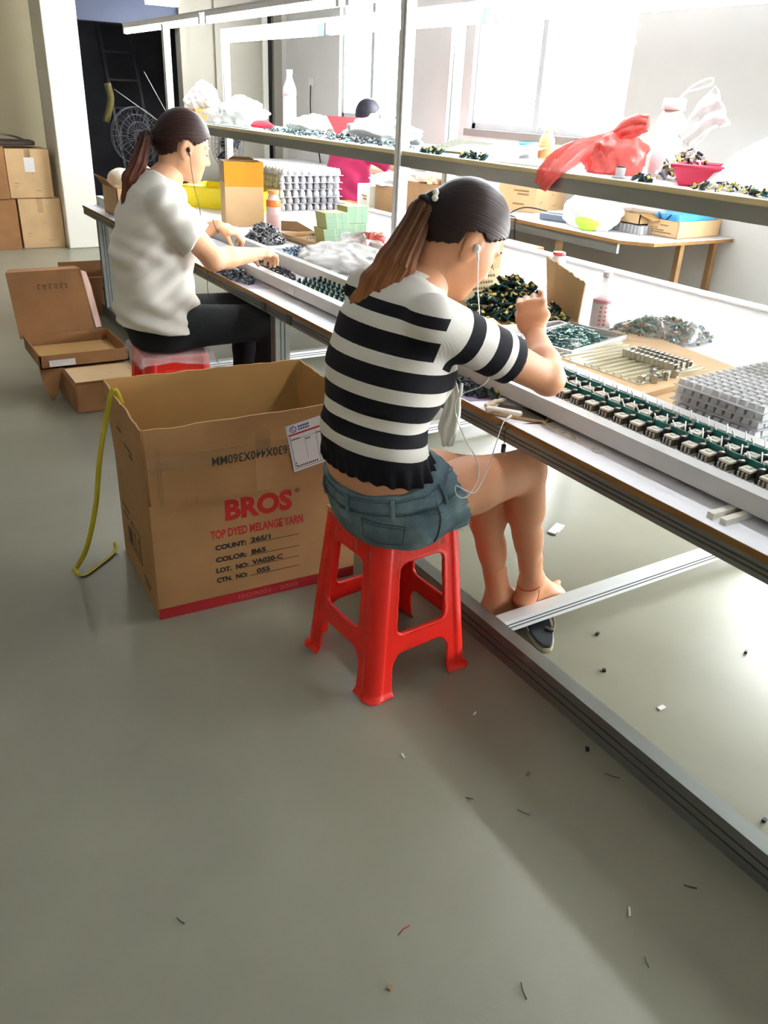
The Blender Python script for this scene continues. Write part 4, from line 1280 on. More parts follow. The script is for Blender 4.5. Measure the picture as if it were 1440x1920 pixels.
tag(blob_bag('cloth_bag', (1.545, 5.38, z0 + h + .03), (.065, .09, .085), m_bag, None, 8, amp=.2, rz=.6), 'folded ivory bag in the corner carton, by the ponytail', 'bag')
tag(MB().slab([(1.535, 5.285, .885), (1.575, 5.28, .88), (1.56, 5.283, .905)], (0, -1, 0), .003).build('black_tag', m_black), 'small black tag on the folded ivory bag', 'tag')
# green board stacks on a cardboard tray
t = thing('cardboard_tray', 'shallow cardboard tray under the stacks of green boards', 'tray', (2.1, 3.75, .70))
T = Matrix.Translation((1.90, 3.66, .7005)) @ Matrix.Rotation(.06, 4, 'Z')
open_tray('tray_body', '', 0, 0, .46, .42, 0, .028, m_cardl, None, t).data.transform(T)
def pcb_panel():
    b = MB()
    b.box(0, 0, 0, .058, .115, .0024, 0).box(.062, 0, 0, .12, .115, .0024, 0).box(.058, 0, 0, .062, .115, .0024, 1).box(-.003, 0, 0, 0, .115, .0024, 1).box(.12, 0, 0, .123, .115, .0024, 1).box(0, .001, .0024, .12, .114, .0026, 1)
    return b.build('green_board', [m_pcbs, m_pcbl])
pp = pcb_panel()
RND.seed(31)
k = 0
for (x, y, z, rz, lab, grp, n) in [(1.99, 3.785, .708, -.03, 'green circuit panel in the lower block of the front stack on the cardboard tray', 'panels, front lower block', 25), (1.995, 3.78, .784, -.01, 'green circuit panel in the upper block of the front stack on the cardboard tray', 'panels, front upper block', 25),
                             (2.185, 3.93, .708, -.05, 'green circuit panel in the lower block of the rear stack on the cardboard tray', 'panels, rear lower block', 25), (2.195, 3.935, .784, .0, 'green circuit panel in the upper block of the rear stack on the cardboard tray', 'panels, rear upper block', 28)]:
    lean = RND.uniform(-.0006, .0006)
    for i in range(n):
        o = pp if k == 0 else pp.copy()
        if k: COL.objects.link(o)
        o.location = (x + lean * i + RND.uniform(-.001, .001), y + RND.uniform(-.0012, .0012), z + i * .003); o.rotation_euler = (0, 0, rz + RND.uniform(-.008, .008))
        tag(o, lab, 'circuit board', grp); k += 1
tag(MB().box(2.28, 3.42, .7005, 2.75, 3.74, .735).build('plywood_plank', m_cardr), 'thick brown board lying on the deck behind the shelf post', 'board')
MBx = MB().box(2.28, 3.42, .735, 2.75, 3.74, .7365).build('paper_cover', m_white, bpy.data.objects['plywood_plank'])
# crumpled bags on the deck
t = thing('plastic_bag', 'crumpled white and red plastic bag on the deck by the brown ponytail', 'bag', (1.88, 3.2, .70))
blob_bag('bag_film', (1.82, 3.22, .735), (.15, .24, .06), m_filmw, t, 15, n=40, rows=20, amp=.3, flat=.7015, rz=.2, crease=.8)
blob_bag('bag_film', (1.93, 3.3, .765), (.13, .12, .06), m_filmw, t, 16, n=40, rows=20, amp=.35, flat=.7015, rz=-.5, crease=.8)
blob_bag('bag_print', (1.955, 3.27, .785), (.085, .06, .045), m_redbag, t, 17, n=30, rows=14, amp=.4, rz=-.4, flat=.7015, crease=.9)
blob_bag('bag_print', (1.80, 3.02, .72), (.07, .05, .03), mat('pink_print', '#e9909a', rough=.4), t, 18, n=30, rows=14, amp=.3, rz=-.4, flat=.7015, crease=.9)
tag(MB().slab([(1.97, 4.35, .702), (2.06, 4.25, .702), (2.13, 4.2, .708), (2.1, 4.35, .74), (2.0, 4.45, .735)], (0, 0, 1), .003).build('card_scrap', m_cardd), 'dark torn card scrap beside the drink bottle', 'scrap')
b = MB()
for k in range(4):
    b.tube(catmull([(1.98 + .02 * k, 3.98, .708), (2.02 + .012 * k, 4.03 + .01 * k, .722), (2.07, 4.0 + .012 * k, .712), (2.04, 3.95, .706)], 5), .0022, 5)
tag(b.build('tweezers', m_alud), 'small dark tool lying behind the grey parts', 'tool')
# cartons on the far ledge
MB().box(2.95, 3.6, .654, 3.28, BY1, .67).build('far_worktop', m_ply, bench)
MB().box(3.20, 3.7, 0, 3.24, 3.74, .654).build('leg', m_alu, bench); MB().box(3.20, 5.7, 0, 3.24, 5.74, .654).build('leg', m_alu, bench)
t = carton('brown carton behind the far rail, left of the shelf post', 2.965, 4.74, .6705, .22, .26, .20, -.1, m_cardd, None)
tag(blob_bag('plastic_bag', (3.06, 4.88, .905), (.12, .13, .045), m_filmw, None, 22, amp=.3, flat=.872, crease=.8), 'crumpled clear bag lying on the brown carton left of the shelf post', 'bag')
t = carton('brown taped carton behind the far rail, right of the shelf post', 2.965, 4.22, .6705, .25, .42, .26, -.05, m_cardd, None)
t = carton('pale carton behind the far rail, beside the magenta shirt', 2.96, 5.02, .6705, .10, .20, .185, -.1, mat('pale_grey_card', '#d9d6c6', rough=.8), None, seam=False)
tag(blob_bag('plastic_bag', (3.08, 4.4, .955), (.1, .14, .04), mat('peach_film', '#f0c9a8', rough=.3), None, 23, amp=.3, flat=.932, crease=.8), 'peach coloured bag on the taped carton right of the shelf post', 'bag')

# ------------------------------------------------------------------ on the overhead shelf
ST_ = SZ + .0015
t = carton('pale carton on the far end of the shelf, behind the ponytailed person', 1.93, 5.45, ST_, .2, .25, .075, 0, m_cardi, None, seam=False)
def upbag(label, c, r, m, seed, amp=.25, name='plastic_bag', up=.3):
    def mod(x, y, z):
        if z > 0:
            f = 1 - .35 * min(z / r[2], 1) + up * max(0, z / r[2] - .6)
            return x * f, y * f, z
        return x, y, z
    return tag(blob_bag(name, c, r, m, None, seed, n=36, rows=18, amp=amp, flat=ST_ + .0005, mod=mod, crease=.7), label, 'bag')
upbag('clear plastic bag standing in the pale carton on the shelf', (2.04, 5.58, ST_ + .135), (.10, .1, .085), m_filmw, 31)
upbag('crumpled white plastic bag on the shelf, right of the pale carton', (2.1, 5.15, ST_ + .055), (.16, .17, .085), m_filmw, 32, .4)
t = thing('paper_roll', 'white paper roll lying on the far end of the shelf behind the ponytailed person', 'roll', (1.95, 5.8, ST_))
MB().tube([(1.90, 5.80, ST_ + .022), (2.08, 5.84, ST_ + .022)], .021, 16).build('roll_paper', m_paper, t)
MB().tube([(1.896, 5.799, ST_ + .022), (1.9, 5.80, ST_ + .022)], .010, 12).build('roll_core', m_cardd, t)
tag(blob_bag('red_cloth', (2.08, 4.76, ST_ + .012), (.06, .08, .028), mat('red_cloth', '#d92a3c', rough=.8), None, 33, amp=.15, flat=ST_ + .0005), 'folded red cloth on the shelf before the white bottle', 'cloth')
tag(MB().box(1.91, 4.55, ST_ + .0005, 2.0, 5.15, ST_ + .006).build('green_bag_strip', mat('green_white_film', '#b9cfbd', rough=.4), bevel=.002), 'flat pale green strip along the far shelf edge', 'strip')
q = bottle('drink_bottle', 'tall white bottle with red ring standing on the shelf', 2.16, 4.56, ST_, .036, .30, m_plast, m_plast, [(.57, .62, mat('pink_ring', '#ee9aa0', rough=.4))], neck=.36)
qq = MB()
for r_ in range(7):
    for c_ in range(3):
        a = math.radians(-135 + c_ * 18 + (r_ % 2) * 5); a2 = a + .2; z = ST_ + .05 + r_ * .016
        qq.add([(2.16 + .0372 * math.cos(v), 4.56 + .0372 * math.sin(v), zz) for v, zz in ((a, z), (a2, z), (a2, z + .009), (a, z + .009))], [(0, 1, 2, 3)])
qq.build('label_print', mat('grey_print', '#a9abb0', rough=.5), q)
upbag('white and green plastic bag lying on the shelf, right of the white bottle', (2.12, 4.18, ST_ + .03), (.12, .24, .055), mat('green_tint_film', '#d5e0d8', rough=.3, alpha=.85, bump=.5, bscale=25), 34)
upbag('grey plastic bag slumped on the shelf before the magenta-clad person\'s head', (2.14, 3.56, ST_ + .035), (.13, .26, .07), mat('grey_film', '#c3c9c6', rough=.3, alpha=.9, bump=.5, bscale=25), 35)
tag(MB().prism([(2.12, 3.85), (2.22, 3.80), (2.2, 3.72)], ST_ + .001, ST_ + .002).slab([(2.09, 3.87, ST_ + .005), (2.13, 3.77, ST_ + .005), (2.16, 3.70, ST_ + .095), (2.06, 3.93, ST_ + .095)], (-.5, -.5, 0), .004).build('red_scoop', mat('coral_plastic', '#f06a72', rough=.4)), 'coral red plastic scoop on the shelf by the grey bag', 'scoop')
grit('loose_parts', (2.0, 3.78, ST_), (.07, .75), .02, 520, .010, [mat('grey_part', '#9b9ea2', rough=.4), m_black, m_plast, m_pcb], 41, 'scattered small parts along the shelf before the bags', 'component')
# right half of the shelf
pm = mat('pale_panel', '#e6e0bf', rough=.6, var=.08, vscale=50)
t = thing('pale_board', 'pale panel of boards leaning over green modules on the shelf', 'circuit board', (2.05, 2.55, ST_))
MB().slab([(1.97, 2.80, ST_ + .012), (2.0, 2.42, ST_ + .012), (2.16, 2.40, ST_ + .052), (2.14, 2.76, ST_ + .055)], (0, 0, 1), .003).build('panel', pm, t)
tag(MB().slab([(1.96, 2.93, ST_ + .002), (1.985, 2.70, ST_ + .006), (2.10, 2.66, ST_ + .045), (2.08, 2.86, ST_ + .05)], (0, 0, 1), .003).build('speckled_board', mat('dark_speckled_panel', '#6f6f58', rough=.6, var=.6, vscale=160)), 'dark speckled panel on the shelf at the post', 'circuit board')
RND.seed(4)
for i, y in enumerate([2.86, 2.83, 2.80, 2.77, 2.60, 2.57, 2.54, 2.51, 2.48]):
    o = heap0.copy(); COL.objects.link(o); o.location = (1.925 + .012 * (i % 2), y, ST_ + .009); o.rotation_euler = (RND.uniform(-1, 1), RND.uniform(-.3, .3), RND.uniform(0, 6)); o.scale = (.95,) * 3
    tag(o, 'loose circuit module on the shelf edge, right of the post', 'circuit board', 'modules on the shelf edge')
t = thing('paper_cup', 'white cup with blue rim on the shelf', 'cup', (2.16, 2.53, ST_))
MB().lathe([(.026, 0), (.032, .05), (.033, .062)], (2.16, 2.53, ST_), 24).build('cup_body', mat('bluish_white', '#d8e2ef', rough=.4), t)
MB().lathe([(.033, .045), (.0335, .062)], (2.16, 2.53, ST_), 24).build('cup_band', mat('blue_band', '#6fb4e6', rough=.4), t)
q = bottle('juice_bottle', 'small orange juice bottle standing on the shelf', 2.16, 2.425, ST_, .028, .11, mat('orange_juice', '#f0c08a', rough=.3), m_plast, [(.15, .5, mat('juice_label', '#e8a06a', rough=.5))], neck=.5)
tag(MB().slab([(1.92, 2.44, ST_ + .001), (1.95, 2.22, ST_ + .001), (2.10, 2.20, ST_ + .012), (2.08, 2.40, ST_ + .012)], (0, 0, 1), .003).build('pale_board', pm), 'flat pale panel on the shelf left of the red bag', 'circuit board')
# red bag
t = thing('plastic_bag', 'red plastic bag knotted on the shelf, one handle hanging over the edge', 'bag', (2.08, 2.05, ST_))
blob_bag('bag_body', (2.06, 1.985, ST_ + .045), (.085, .095, .072), m_redbag, t, 51, n=48, rows=22, amp=.16, flat=ST_ + .0005, crease=.55)
def ribbon(pts, ws, m, name, parent, th=.004, lat=(0, 0, 1), n=6, fold=.25):
    P = catmull(pts, n); k = len(P); vs, fs = [], []
    W = np.interp(np.linspace(0, 1, k), np.linspace(0, 1, len(ws)), ws)
    NS = 8
    for i, p in enumerate(P):
        d = (P[min(i + 1, k - 1)] - P[max(i - 1, 0)]).normalized()
        l = Vector(lat); l = (l - d * d.dot(l)).normalized(); nn = d.cross(l)
        for s_ in range(NS + 1):
            u = s_ / NS * 2 - 1
            vs.append(p + l * u * W[i] + nn * (W[i] * fold * math.sin(u * 7 + i * .35)))
    for i in range(k - 1):
        for s_ in range(NS):
            a = i * (NS + 1) + s_
            fs.append((a, a + 1, a + NS + 2, a + NS + 1))
    o = MB().add(vs, fs, 0, True).build(name, m, parent)
    md = o.modifiers.new('thickness', 'SOLIDIFY'); md.thickness = th; md.offset = 0
    return o
ribbon([(2.03, 2.01, ST_ + .095), (1.96, 2.04, ST_ + .07), (1.90, 2.06, ST_ + .025), (1.868, 2.085, ST_ - .015), (1.862, 2.10, ST_ - .045)], [.02, .036, .042, .04, .03], m_redbag, 'bag_handle', t, .012, (.1, .6, .55))
ribbon([(2.04, 1.99, ST_ + .10), (2.05, 1.955, ST_ + .125), (2.06, 1.92, ST_ + .142), (2.065, 1.885, ST_ + .148)], [.018, .026, .028, .018], m_redbag, 'bag_handle', t, .012)
upbag('crumpled white bag behind the red bag on the shelf', (2.22, 2.17, ST_ + .06), (.09, .1, .085), m_filmw, 52)
q = thing('small_jar', 'small clear jar with dark lid at the shelf edge before the red bag', 'jar', (1.93, 1.835, ST_))
MB().lathe([(.013, 0), (.014, .028), (.012, .03)], (1.93, 1.835, ST_), 16).build('jar_body', m_plast, q)
MB().lathe([(.0125, .03), (.0125, .034)], (1.93, 1.835, ST_), 16).build('lid', m_alud, q)
MB().lathe([(.022, 0), (.022, .008)], (1.93, 1.835, ST_), 16).build('jar_foot', m_clearp, q)
for i, (x, y) in enumerate([(1.92, 1.762), (1.93, 1.728), (1.925, 1.74), (1.915, 1.52), (1.92, 1.37), (1.93, 1.345)]):
    o = heap0.copy(); COL.objects.link(o); o.location = (x, y, ST_ + .009); o.rotation_euler = (RND.uniform(-1.4, 1.4), .2, RND.uniform(0, 6)); o.scale = (.75,) * 3
    tag(o, 'loose circuit module on the shelf edge, near the pink tray', 'circuit board', 'modules near the pink tray')
grit('speckled_parts', (2.1, 1.74, ST_), (.06, .10), .085, 360, .010, [m_black, mat('mauve_part', '#8c7f86', rough=.4), m_coil, m_plast], 44, 'heap of small dark parts between the clear bottle and pink tray', 'component')
q = thing('sports_bottle', 'large clear sports bottle with strap loop on the shelf', 'bottle', (2.17, 1.89, ST_))
MB().lathe([(.042, 0), (.045, .01), (.044, .10), (.040, .115), (.044, .13), (.040, .165), (.028, .178), (.028, .188)], (2.17, 1.89, ST_), 28).build('bottle_body', mat('frosted_bottle', '#f2f4f5', rough=.15, alpha=.8), q)
MB().lathe([(.0385, .005), (.0385, .045)], (2.17, 1.89, ST_), 24).build('drink', mat('peach_drink', '#f3c3b0', rough=.3), q)
MB().lathe([(.033, .186), (.034, .212), (.030, .218)], (2.17, 1.89, ST_), 24).build('cap', m_plast, q)
MB().lathe([(.0345, .186), (.0345, .19)], (2.17, 1.89, ST_), 24).build('cap_ring', mat('coral_ring', '#ee9d94', rough=.4), q)
ribbon([(2.18, 1.885, ST_ + .216), (2.20, 1.865, ST_ + .25), (2.225, 1.835, ST_ + .272), (2.23, 1.815, ST_ + .272), (2.225, 1.82, ST_ + .256), (2.19, 1.868, ST_ + .236), (2.18, 1.885, ST_ + .216)], [.004] * 7, m_plast, 'strap_loop', q, .003, (.5, .5, .2), fold=0)
ribbon([(2.14, 1.80, ST_ + .10), (2.15, 1.775, ST_ + .14), (2.155, 1.75, ST_ + .18), (2.17, 1.715, ST_ + .205)], [.03, .036, .045, .055], m_filmw, 'folded_film', None, .008)
tag(bpy.data.objects['folded_film'], 'white folded film sheet standing out of the dark parts on the shelf', 'film')
t = bin_('pink plastic tray on the shelf beside the dark parts', Matrix.Translation((2.04, 1.635, ST_)) @ Matrix.Rotation(.5, 4, 'Z'), .07, .045, .05, m_pink, flare=.02, name='plastic_tray', cat='tray', holes=False)
b = MB()
rr = random.Random(6)
G = 14
P0 = [Vector((1.95, 1.56, ST_ + .004)), Vector((1.97, 1.27, ST_ + .004)), Vector((2.2, 1.22, ST_ + .10)), Vector((2.12, 1.5, ST_ + .135))]
vs, fs = [], []
for j in range(G + 1):
    for i in range(G + 1):
        p = P0[0].lerp(P0[1], i / G).lerp(P0[3].lerp(P0[2], i / G), j / G)
        p = p + Vector((0, 0, .022 * math.sin(PI * j / G) + .006 * math.sin(i * 1.3) * math.sin(j * .9)))
        vs.append(p)
for j in range(G):
    for i in range(G):
        a = j * (G + 1) + i; fs.append((a, a + 1, a + G + 2, a + G + 1))
o = b.add(vs, fs, 0, True).build('plastic_bag', m_filmw)
md = o.modifiers.new('thickness', 'SOLIDIFY'); md.thickness = .004
tag(o, 'large white plastic bag spread at the right end of the shelf', 'bag')
grit('loose_parts', (1.94, 1.45, ST_), (.03, .14), .02, 120, .008, [mat('pale_part', '#c9c9c4', rough=.4), m_black, m_coil], 45, 'few small parts under the large white bag on the shelf', 'component')

# ------------------------------------------------------------------ on the window bench
WZ = .7215
t = carton('brown carton on the window bench under the red bag', 3.99, 4.52, WZ, .42, .30, .215, .35, m_cardl, None)
t = thing('battery_charger', 'blue grey charger with black cable on the window bench', 'charger', (3.88, 4.12, WZ))
MB().prism([(3.80, 4.26), (3.86, 4.02), (3.96, 4.0), (3.93, 4.28)], WZ, WZ + .045).build('charger_body', mat('blue_grey_plastic', '#5d6877', rough=.4), t, bevel=.01)
MB().prism([(3.83, 4.22), (3.87, 4.07), (3.94, 4.06), (3.91, 4.23)], WZ + .045, WZ + .055).build('charger_lid', mat('pale_blue_plastic', '#9fb0c2', rough=.4), t, bevel=.004)
MB().tube(catmull([(3.9, 4.2, WZ + .04), (3.85, 4.45, WZ + .05), (3.73, 4.48, WZ + .006), (3.68, 4.35, WZ + .004), (3.655, 4.32, WZ - .03), (3.66, 4.30, .5), (3.67, 4.33, .3)], 8), .005, 6).build('cable', m_black, t)
t = thing('plastic_bag', 'clear bag with something lime green on the window bench', 'bag', (3.83, 3.85, WZ))
blob_bag('bag_film', (3.86, 3.85, WZ + .09), (.13, .20, .125), m_filmw, t, 61, n=40, rows=20, amp=.12, flat=WZ + .001, crease=.4)
blob_bag('green_content', (3.77, 3.78, WZ + .045), (.055, .085, .05), mat('lime', '#b4e04a', rough=.5), t, 62, amp=.12, flat=WZ + .001)
b = blister(8, 12, .035, .03, 'box', .05)
o = b.build('blister_tray', m_clearp); o.location = (3.95, 3.52, WZ)
tag(o, 'deep clear tray on the window bench under the small open carton', 'tray')
t = thing('carton', 'small open carton on the deep clear tray, covered with film', 'cardboard box', (4.1, 3.68, WZ + .055))
open_tray('carton_body', '', 3.97, 3.56, 4.22, 3.86, WZ + .052, .06, m_cardl, None, t)
MB().slab([(3.97, 3.56, WZ + .11), (4.22, 3.56, WZ + .11), (4.2, 3.47, WZ + .085), (3.99, 3.48, WZ + .085)], (0, 0, 1), .004).build('flap', m_cardi, t)
tag(blob_bag('plastic_film', (4.10, 3.74, WZ + .145), (.17, .26, .035), m_film, None, 63, n=40, rows=16, amp=.25, flat=WZ + .116, crease=.8), 'clear crumpled film over the small open carton', 'film')
t = thing('carton', 'long shallow carton holding a blue bag at the window bench corner', 'cardboard box', (4.3, 3.43, WZ))
T = Matrix.Translation((4.06, 3.36, WZ)) @ Matrix.Rotation(.06, 4, 'Z')
open_tray('carton_body', '', 0, -.02, .40, .22, 0, .095, m_cardl, None, t).data.transform(T)
q = MB()
for (u, v, w) in [(.10, .062, .06), (.04, .045, .05), (.04, .033, .09), (.04, .021, .15)]:
    for c_ in range(int(w / .011)):
        q.box(-.0012, .20 - u - c_ * .011 + .0, v, -.0004, .20 - u - c_ * .011 + .0075, v + .007, 0, T)
q.build('printed_text', m_cardd, t)
t = thing('tote_bag', 'bright blue bag with dark handle folded in the shallow carton', 'bag', (4.3, 3.45, WZ + .05))
MB().box(.02, 0, .06, .37, .19, .135, 0, T).build('bag_body', mat('bright_blue', '#46a5dd', rough=.5, var=.08, bump=.2, bscale=20), t, bevel=.02)
MB().tube(catmull([T @ Vector(p) for p in [(.017, .15, .13), (.012, .13, .10), (.012, .09, .095), (.017, .06, .125)]], 6), .005, 6).build('bag_handle', mat('navy_handle', '#1f3b66', rough=.6), t)
tag(bin_('grey cup standing on the window bench behind the striped person\'s head', Matrix.Translation((3.75, 4.95, WZ)), .05, .05, .14, mat('pale_grey_cup', '#d6d6d8', rough=.4), flare=.01, name='plastic_cup', cat='cup', holes=False), 'pale grey cup on the window bench above the striped person\'s head', 'cup')
RND.seed(77)
# ------------------------------------------------------------------ scraps on the floor
sl0 = MB()
for i, (x, y, L, a, kind) in enumerate([(1.609, 1.326, .010, .3, 'c'), (1.93, 1.057, .010, .5, 'c'), (1.43, .634, .012, .2, 'c'), (1.24, .985, .012, 1, 'c'), (1.232, .895, .035, 2.2, 'w'), (1.063, .993, .014, .4, 'b'),
                               (.98, .91, .03, 2.1, 'w'), (1.35, 1.18, .02, 2.3, 'w'), (1.5, 1.19, .006, 1, 'c'), (.72, .60, .03, 1.2, 'w'), (.60, .80, .03, .2, 'r'), (.25, 1.02, .02, 2, 'w'), (.16, .67, .02, .6, 'r'),
                               (1.08, 1.22, .012, .4, 'p'), (.52, .72, .010, .5, 'b'), (.47, .66, .010, 1.5, 'b'), (.95, .53, .02, 1.1, 'w'), (1.0, .62, .02, .8, 'p'), (.84, 1.18, .016, 1.4, 'p'), (.67, .52, .02, .2, 'w'), (1.15, .6, .025, 2.3, 'w'), (.9, 1.0, .016, 2.4, 'w')]):
    if kind == 'c':
        o = MB().box(-.005, -.004, 0, .005, .004, .007).tube([(.004, 0, .003), (.011, .002, .002)], .0007, 4).build('component', m_black)
        lab, cat, g = 'tiny black component dropped on the floor near the foot rail', 'component', 'dropped components'
    elif kind == 'w':
        o = MB().tube([(-L / 2, 0, .0012), (0, L * .06, .0015), (L / 2, 0, .0012)], .0011, 5).build('wire_clipping', m_alud)
        lab, cat, g = 'thin dark wire clipping lying on the floor', 'wire', 'wire clippings'
    elif kind == 'r':
        o = MB().tube([(-L / 2, 0, .0012), (0, L * .1, .0015), (L / 2, 0, .0012)], .0010, 5).build('thread', m_redink)
        lab, cat, g = 'short red thread lying on the floor', 'thread', 'red threads'
    elif kind == 'p':
        o = MB().box(-L / 2, -.002, 0, L / 2, .002, .002).build('paper_scrap', m_paper)
        lab, cat, g = 'thin white scrap lying on the floor', 'scrap', 'white scraps'
    else:
        o = MB().prism([(-L / 2, -.004), (L / 2, -.003), (L * .4, .005), (-L * .4, .004)], 0, .003).build('card_scrap', m_cardd)
        lab, cat, g = 'small brown scrap lying on the floor', 'scrap', 'brown scraps'
    o.location = (x, y, .0003); o.rotation_euler = (0, 0, a); tag(o, lab, cat, g)
t = thing('paper_piece', 'folded white paper piece with a black end under the bench', 'paper', (1.95, 1.88, 0))
T = Matrix.Translation((1.95, 1.88, 0)) @ Matrix.Rotation(.45, 4, 'Z')
MB().box(-.04, -.012, .0005, .045, .02, .006, 0, T).build('paper', m_paper, t)
MB().box(-.043, -.013, .0005, -.02, -.0115, .007, 0, T).build('black_end', m_black, t)
tag(MB().box(-.011, -.006, 0, .011, .006, .003).build('white_block', m_paper), 'small white block alone on the floor under the bench', 'scrap')
o = bpy.data.objects['white_block']; o.location = (1.522, 1.006, .0003)
# slipper under the crossbar
t = thing('slipper', 'dark grey slipper on the floor under the bright crossbar', 'slipper', (1.46, 1.42, 0))
SM = Matrix.Translation((1.468, 1.43, 0)) @ Matrix.Rotation(math.radians(-28), 4, 'Z')
def sole(k, z0, z1, inset=0.0):
    o_ = []
    for a in np.linspace(0, 2 * PI, 33)[:-1]:
        y = .115 * math.sin(a); w = .040 + .006 * math.sin(a * 1.0)
        o_.append(((w - inset) * math.copysign(abs(math.cos(a)) ** .7, math.cos(a)), (y - math.copysign(inset, y)) if abs(y) > .01 else y))
    return o_
MB().prism(sole(1, 0, 0), .0005, .014, 0, SM).build('sole', mat('tan_sole', '#9a8f74', rough=.7), t, bevel=.003)
MB().prism(sole(1, 0, 0, .002), .014, .024, 0, SM).build('footbed', mat('grey_footbed', '#2b2f33', rough=.3, var=.15), t, bevel=.003)
for s_ in (-1, 1):
    MB().tube(catmull([SM @ Vector((.036 * s_, -.035, .018)), SM @ Vector((.044 * s_, -.005, .034)), SM @ Vector((.026 * s_, .05, .05)), SM @ Vector((0, .085, .026))], 6), .0035, 6).build('strap', mat('brown_strap', '#6f6049', rough=.5), t)
MB().tube([SM @ Vector((.034, -.045, .026)), SM @ Vector((.012, -.03, .028))], .006, 8).build('buckle', m_alud, t)
# ------------------------------------------------------------------ people
def attr_mat(name, build, rough=.6, spec=.4):
    m = bpy.data.materials.new(name); m.use_nodes = True
    nt = m.node_tree; b = nt.nodes['Principled BSDF']
    b.inputs['Roughness'].default_value = rough; b.inputs['Specular IOR Level'].default_value = spec
    build(nt, b)
    return m
def A(nt, name):
    n = nt.nodes.new('ShaderNodeAttribute'); n.attribute_name = name
    return n.outputs['Fac']
def ramp(nt, src, stops, const=True):
    r = nt.nodes.new('ShaderNodeValToRGB')
    cr = r.color_ramp
    cr.interpolation = 'CONSTANT' if const else 'LINEAR'
    while len(cr.elements) > 1:
        cr.elements.remove(cr.elements[-1])
    cr.elements[0].position = stops[0][0]; cr.elements[0].color = (*stops[0][1], 1)
    for p, c in stops[1:]:
        e = cr.elements.new(p); e.color = (*c, 1)
    nt.links.new(src, r.inputs[0])
    return r.outputs[0]
def mixc(nt, f, a, b):
    m = nt.nodes.new('ShaderNodeMix'); m.data_type = 'RGBA'
    if isinstance(f, float): m.inputs[0].default_value = f
    else: nt.links.new(f, m.inputs[0])
    for v, i in ((a, 6), (b, 7)):
        if isinstance(v, tuple): m.inputs[i].default_value = (*v, 1)
        else: nt.links.new(v, m.inputs[i])
    return m.outputs[2]
def bump_of(nt, b, src, strength, dist=.01):
    bp_ = nt.nodes.new('ShaderNodeBump'); bp_.inputs['Strength'].default_value = strength; bp_.inputs['Distance'].default_value = dist
    nt.links.new(src, bp_.inputs['Height']); nt.links.new(bp_.outputs[0], b.inputs['Normal'])
def skin_mat(name, c, lip='#b4605a'):
    def f(nt, b):
        tc = nt.nodes.new('ShaderNodeTexCoord')
        n = nt.nodes.new('ShaderNodeTexNoise'); n.inputs['Scale'].default_value = 18
        nt.links.new(tc.outputs['Object'], n.inputs['Vector'])
        c0 = lin(c)
        base = mixc(nt, n.outputs[0], tuple(x * .92 for x in c0), tuple(min(1, x * 1.07) for x in c0))
        nt.links.new(mixc(nt, A(nt, 'tint'), base, lin(lip)), b.inputs['Base Color'])
        b.inputs['Subsurface Weight'].default_value = .12
        b.inputs['Subsurface Radius'].default_value = (.012, .005, .003)
    return attr_mat(name, f, .48, .4)
def hair_mat(name, root, tip, hi):
    def f(nt, b):
        cv = nt.nodes.new('ShaderNodeCombineXYZ')
        m1 = nt.nodes.new('ShaderNodeMath'); m1.operation = 'MULTIPLY'; m1.inputs[1].default_value = 26
        nt.links.new(A(nt, 'ang'), m1.inputs[0]); nt.links.new(m1.outputs[0], cv.inputs[0])
        m2 = nt.nodes.new('ShaderNodeMath'); m2.operation = 'MULTIPLY'; m2.inputs[1].default_value = 2.2
        nt.links.new(A(nt, 'alo'), m2.inputs[0]); nt.links.new(m2.outputs[0], cv.inputs[1])
        n = nt.nodes.new('ShaderNodeTexNoise'); n.inputs['Scale'].default_value = 1.0; n.inputs['Detail'].default_value = 5
        nt.links.new(cv.outputs[0], n.inputs['Vector'])
        g = ramp(nt, A(nt, 'alo'), [(0, lin(root)), (.35, lin(root)), (.62, lin(tip)), (1, lin(tip))], False)
        r = nt.nodes.new('ShaderNodeMapRange'); r.inputs[1].default_value = .35; r.inputs[2].default_value = .72
        nt.links.new(n.outputs[0], r.inputs[0])
        nt.links.new(mixc(nt, r.outputs[0], g, mixc(nt, A(nt, 'alo'), lin(hi[0]), lin(hi[1]))), b.inputs['Base Color'])
        bump_of(nt, b, n.outputs[0], .5, .006)
    return attr_mat(name, f, .42, .22)
def Rm(yaw, pitch, roll=0):
    return np.array((Matrix.Rotation(yaw, 3, 'Z') @ Matrix.Rotation(pitch, 3, 'Y') @ Matrix.Rotation(roll, 3, 'X')))
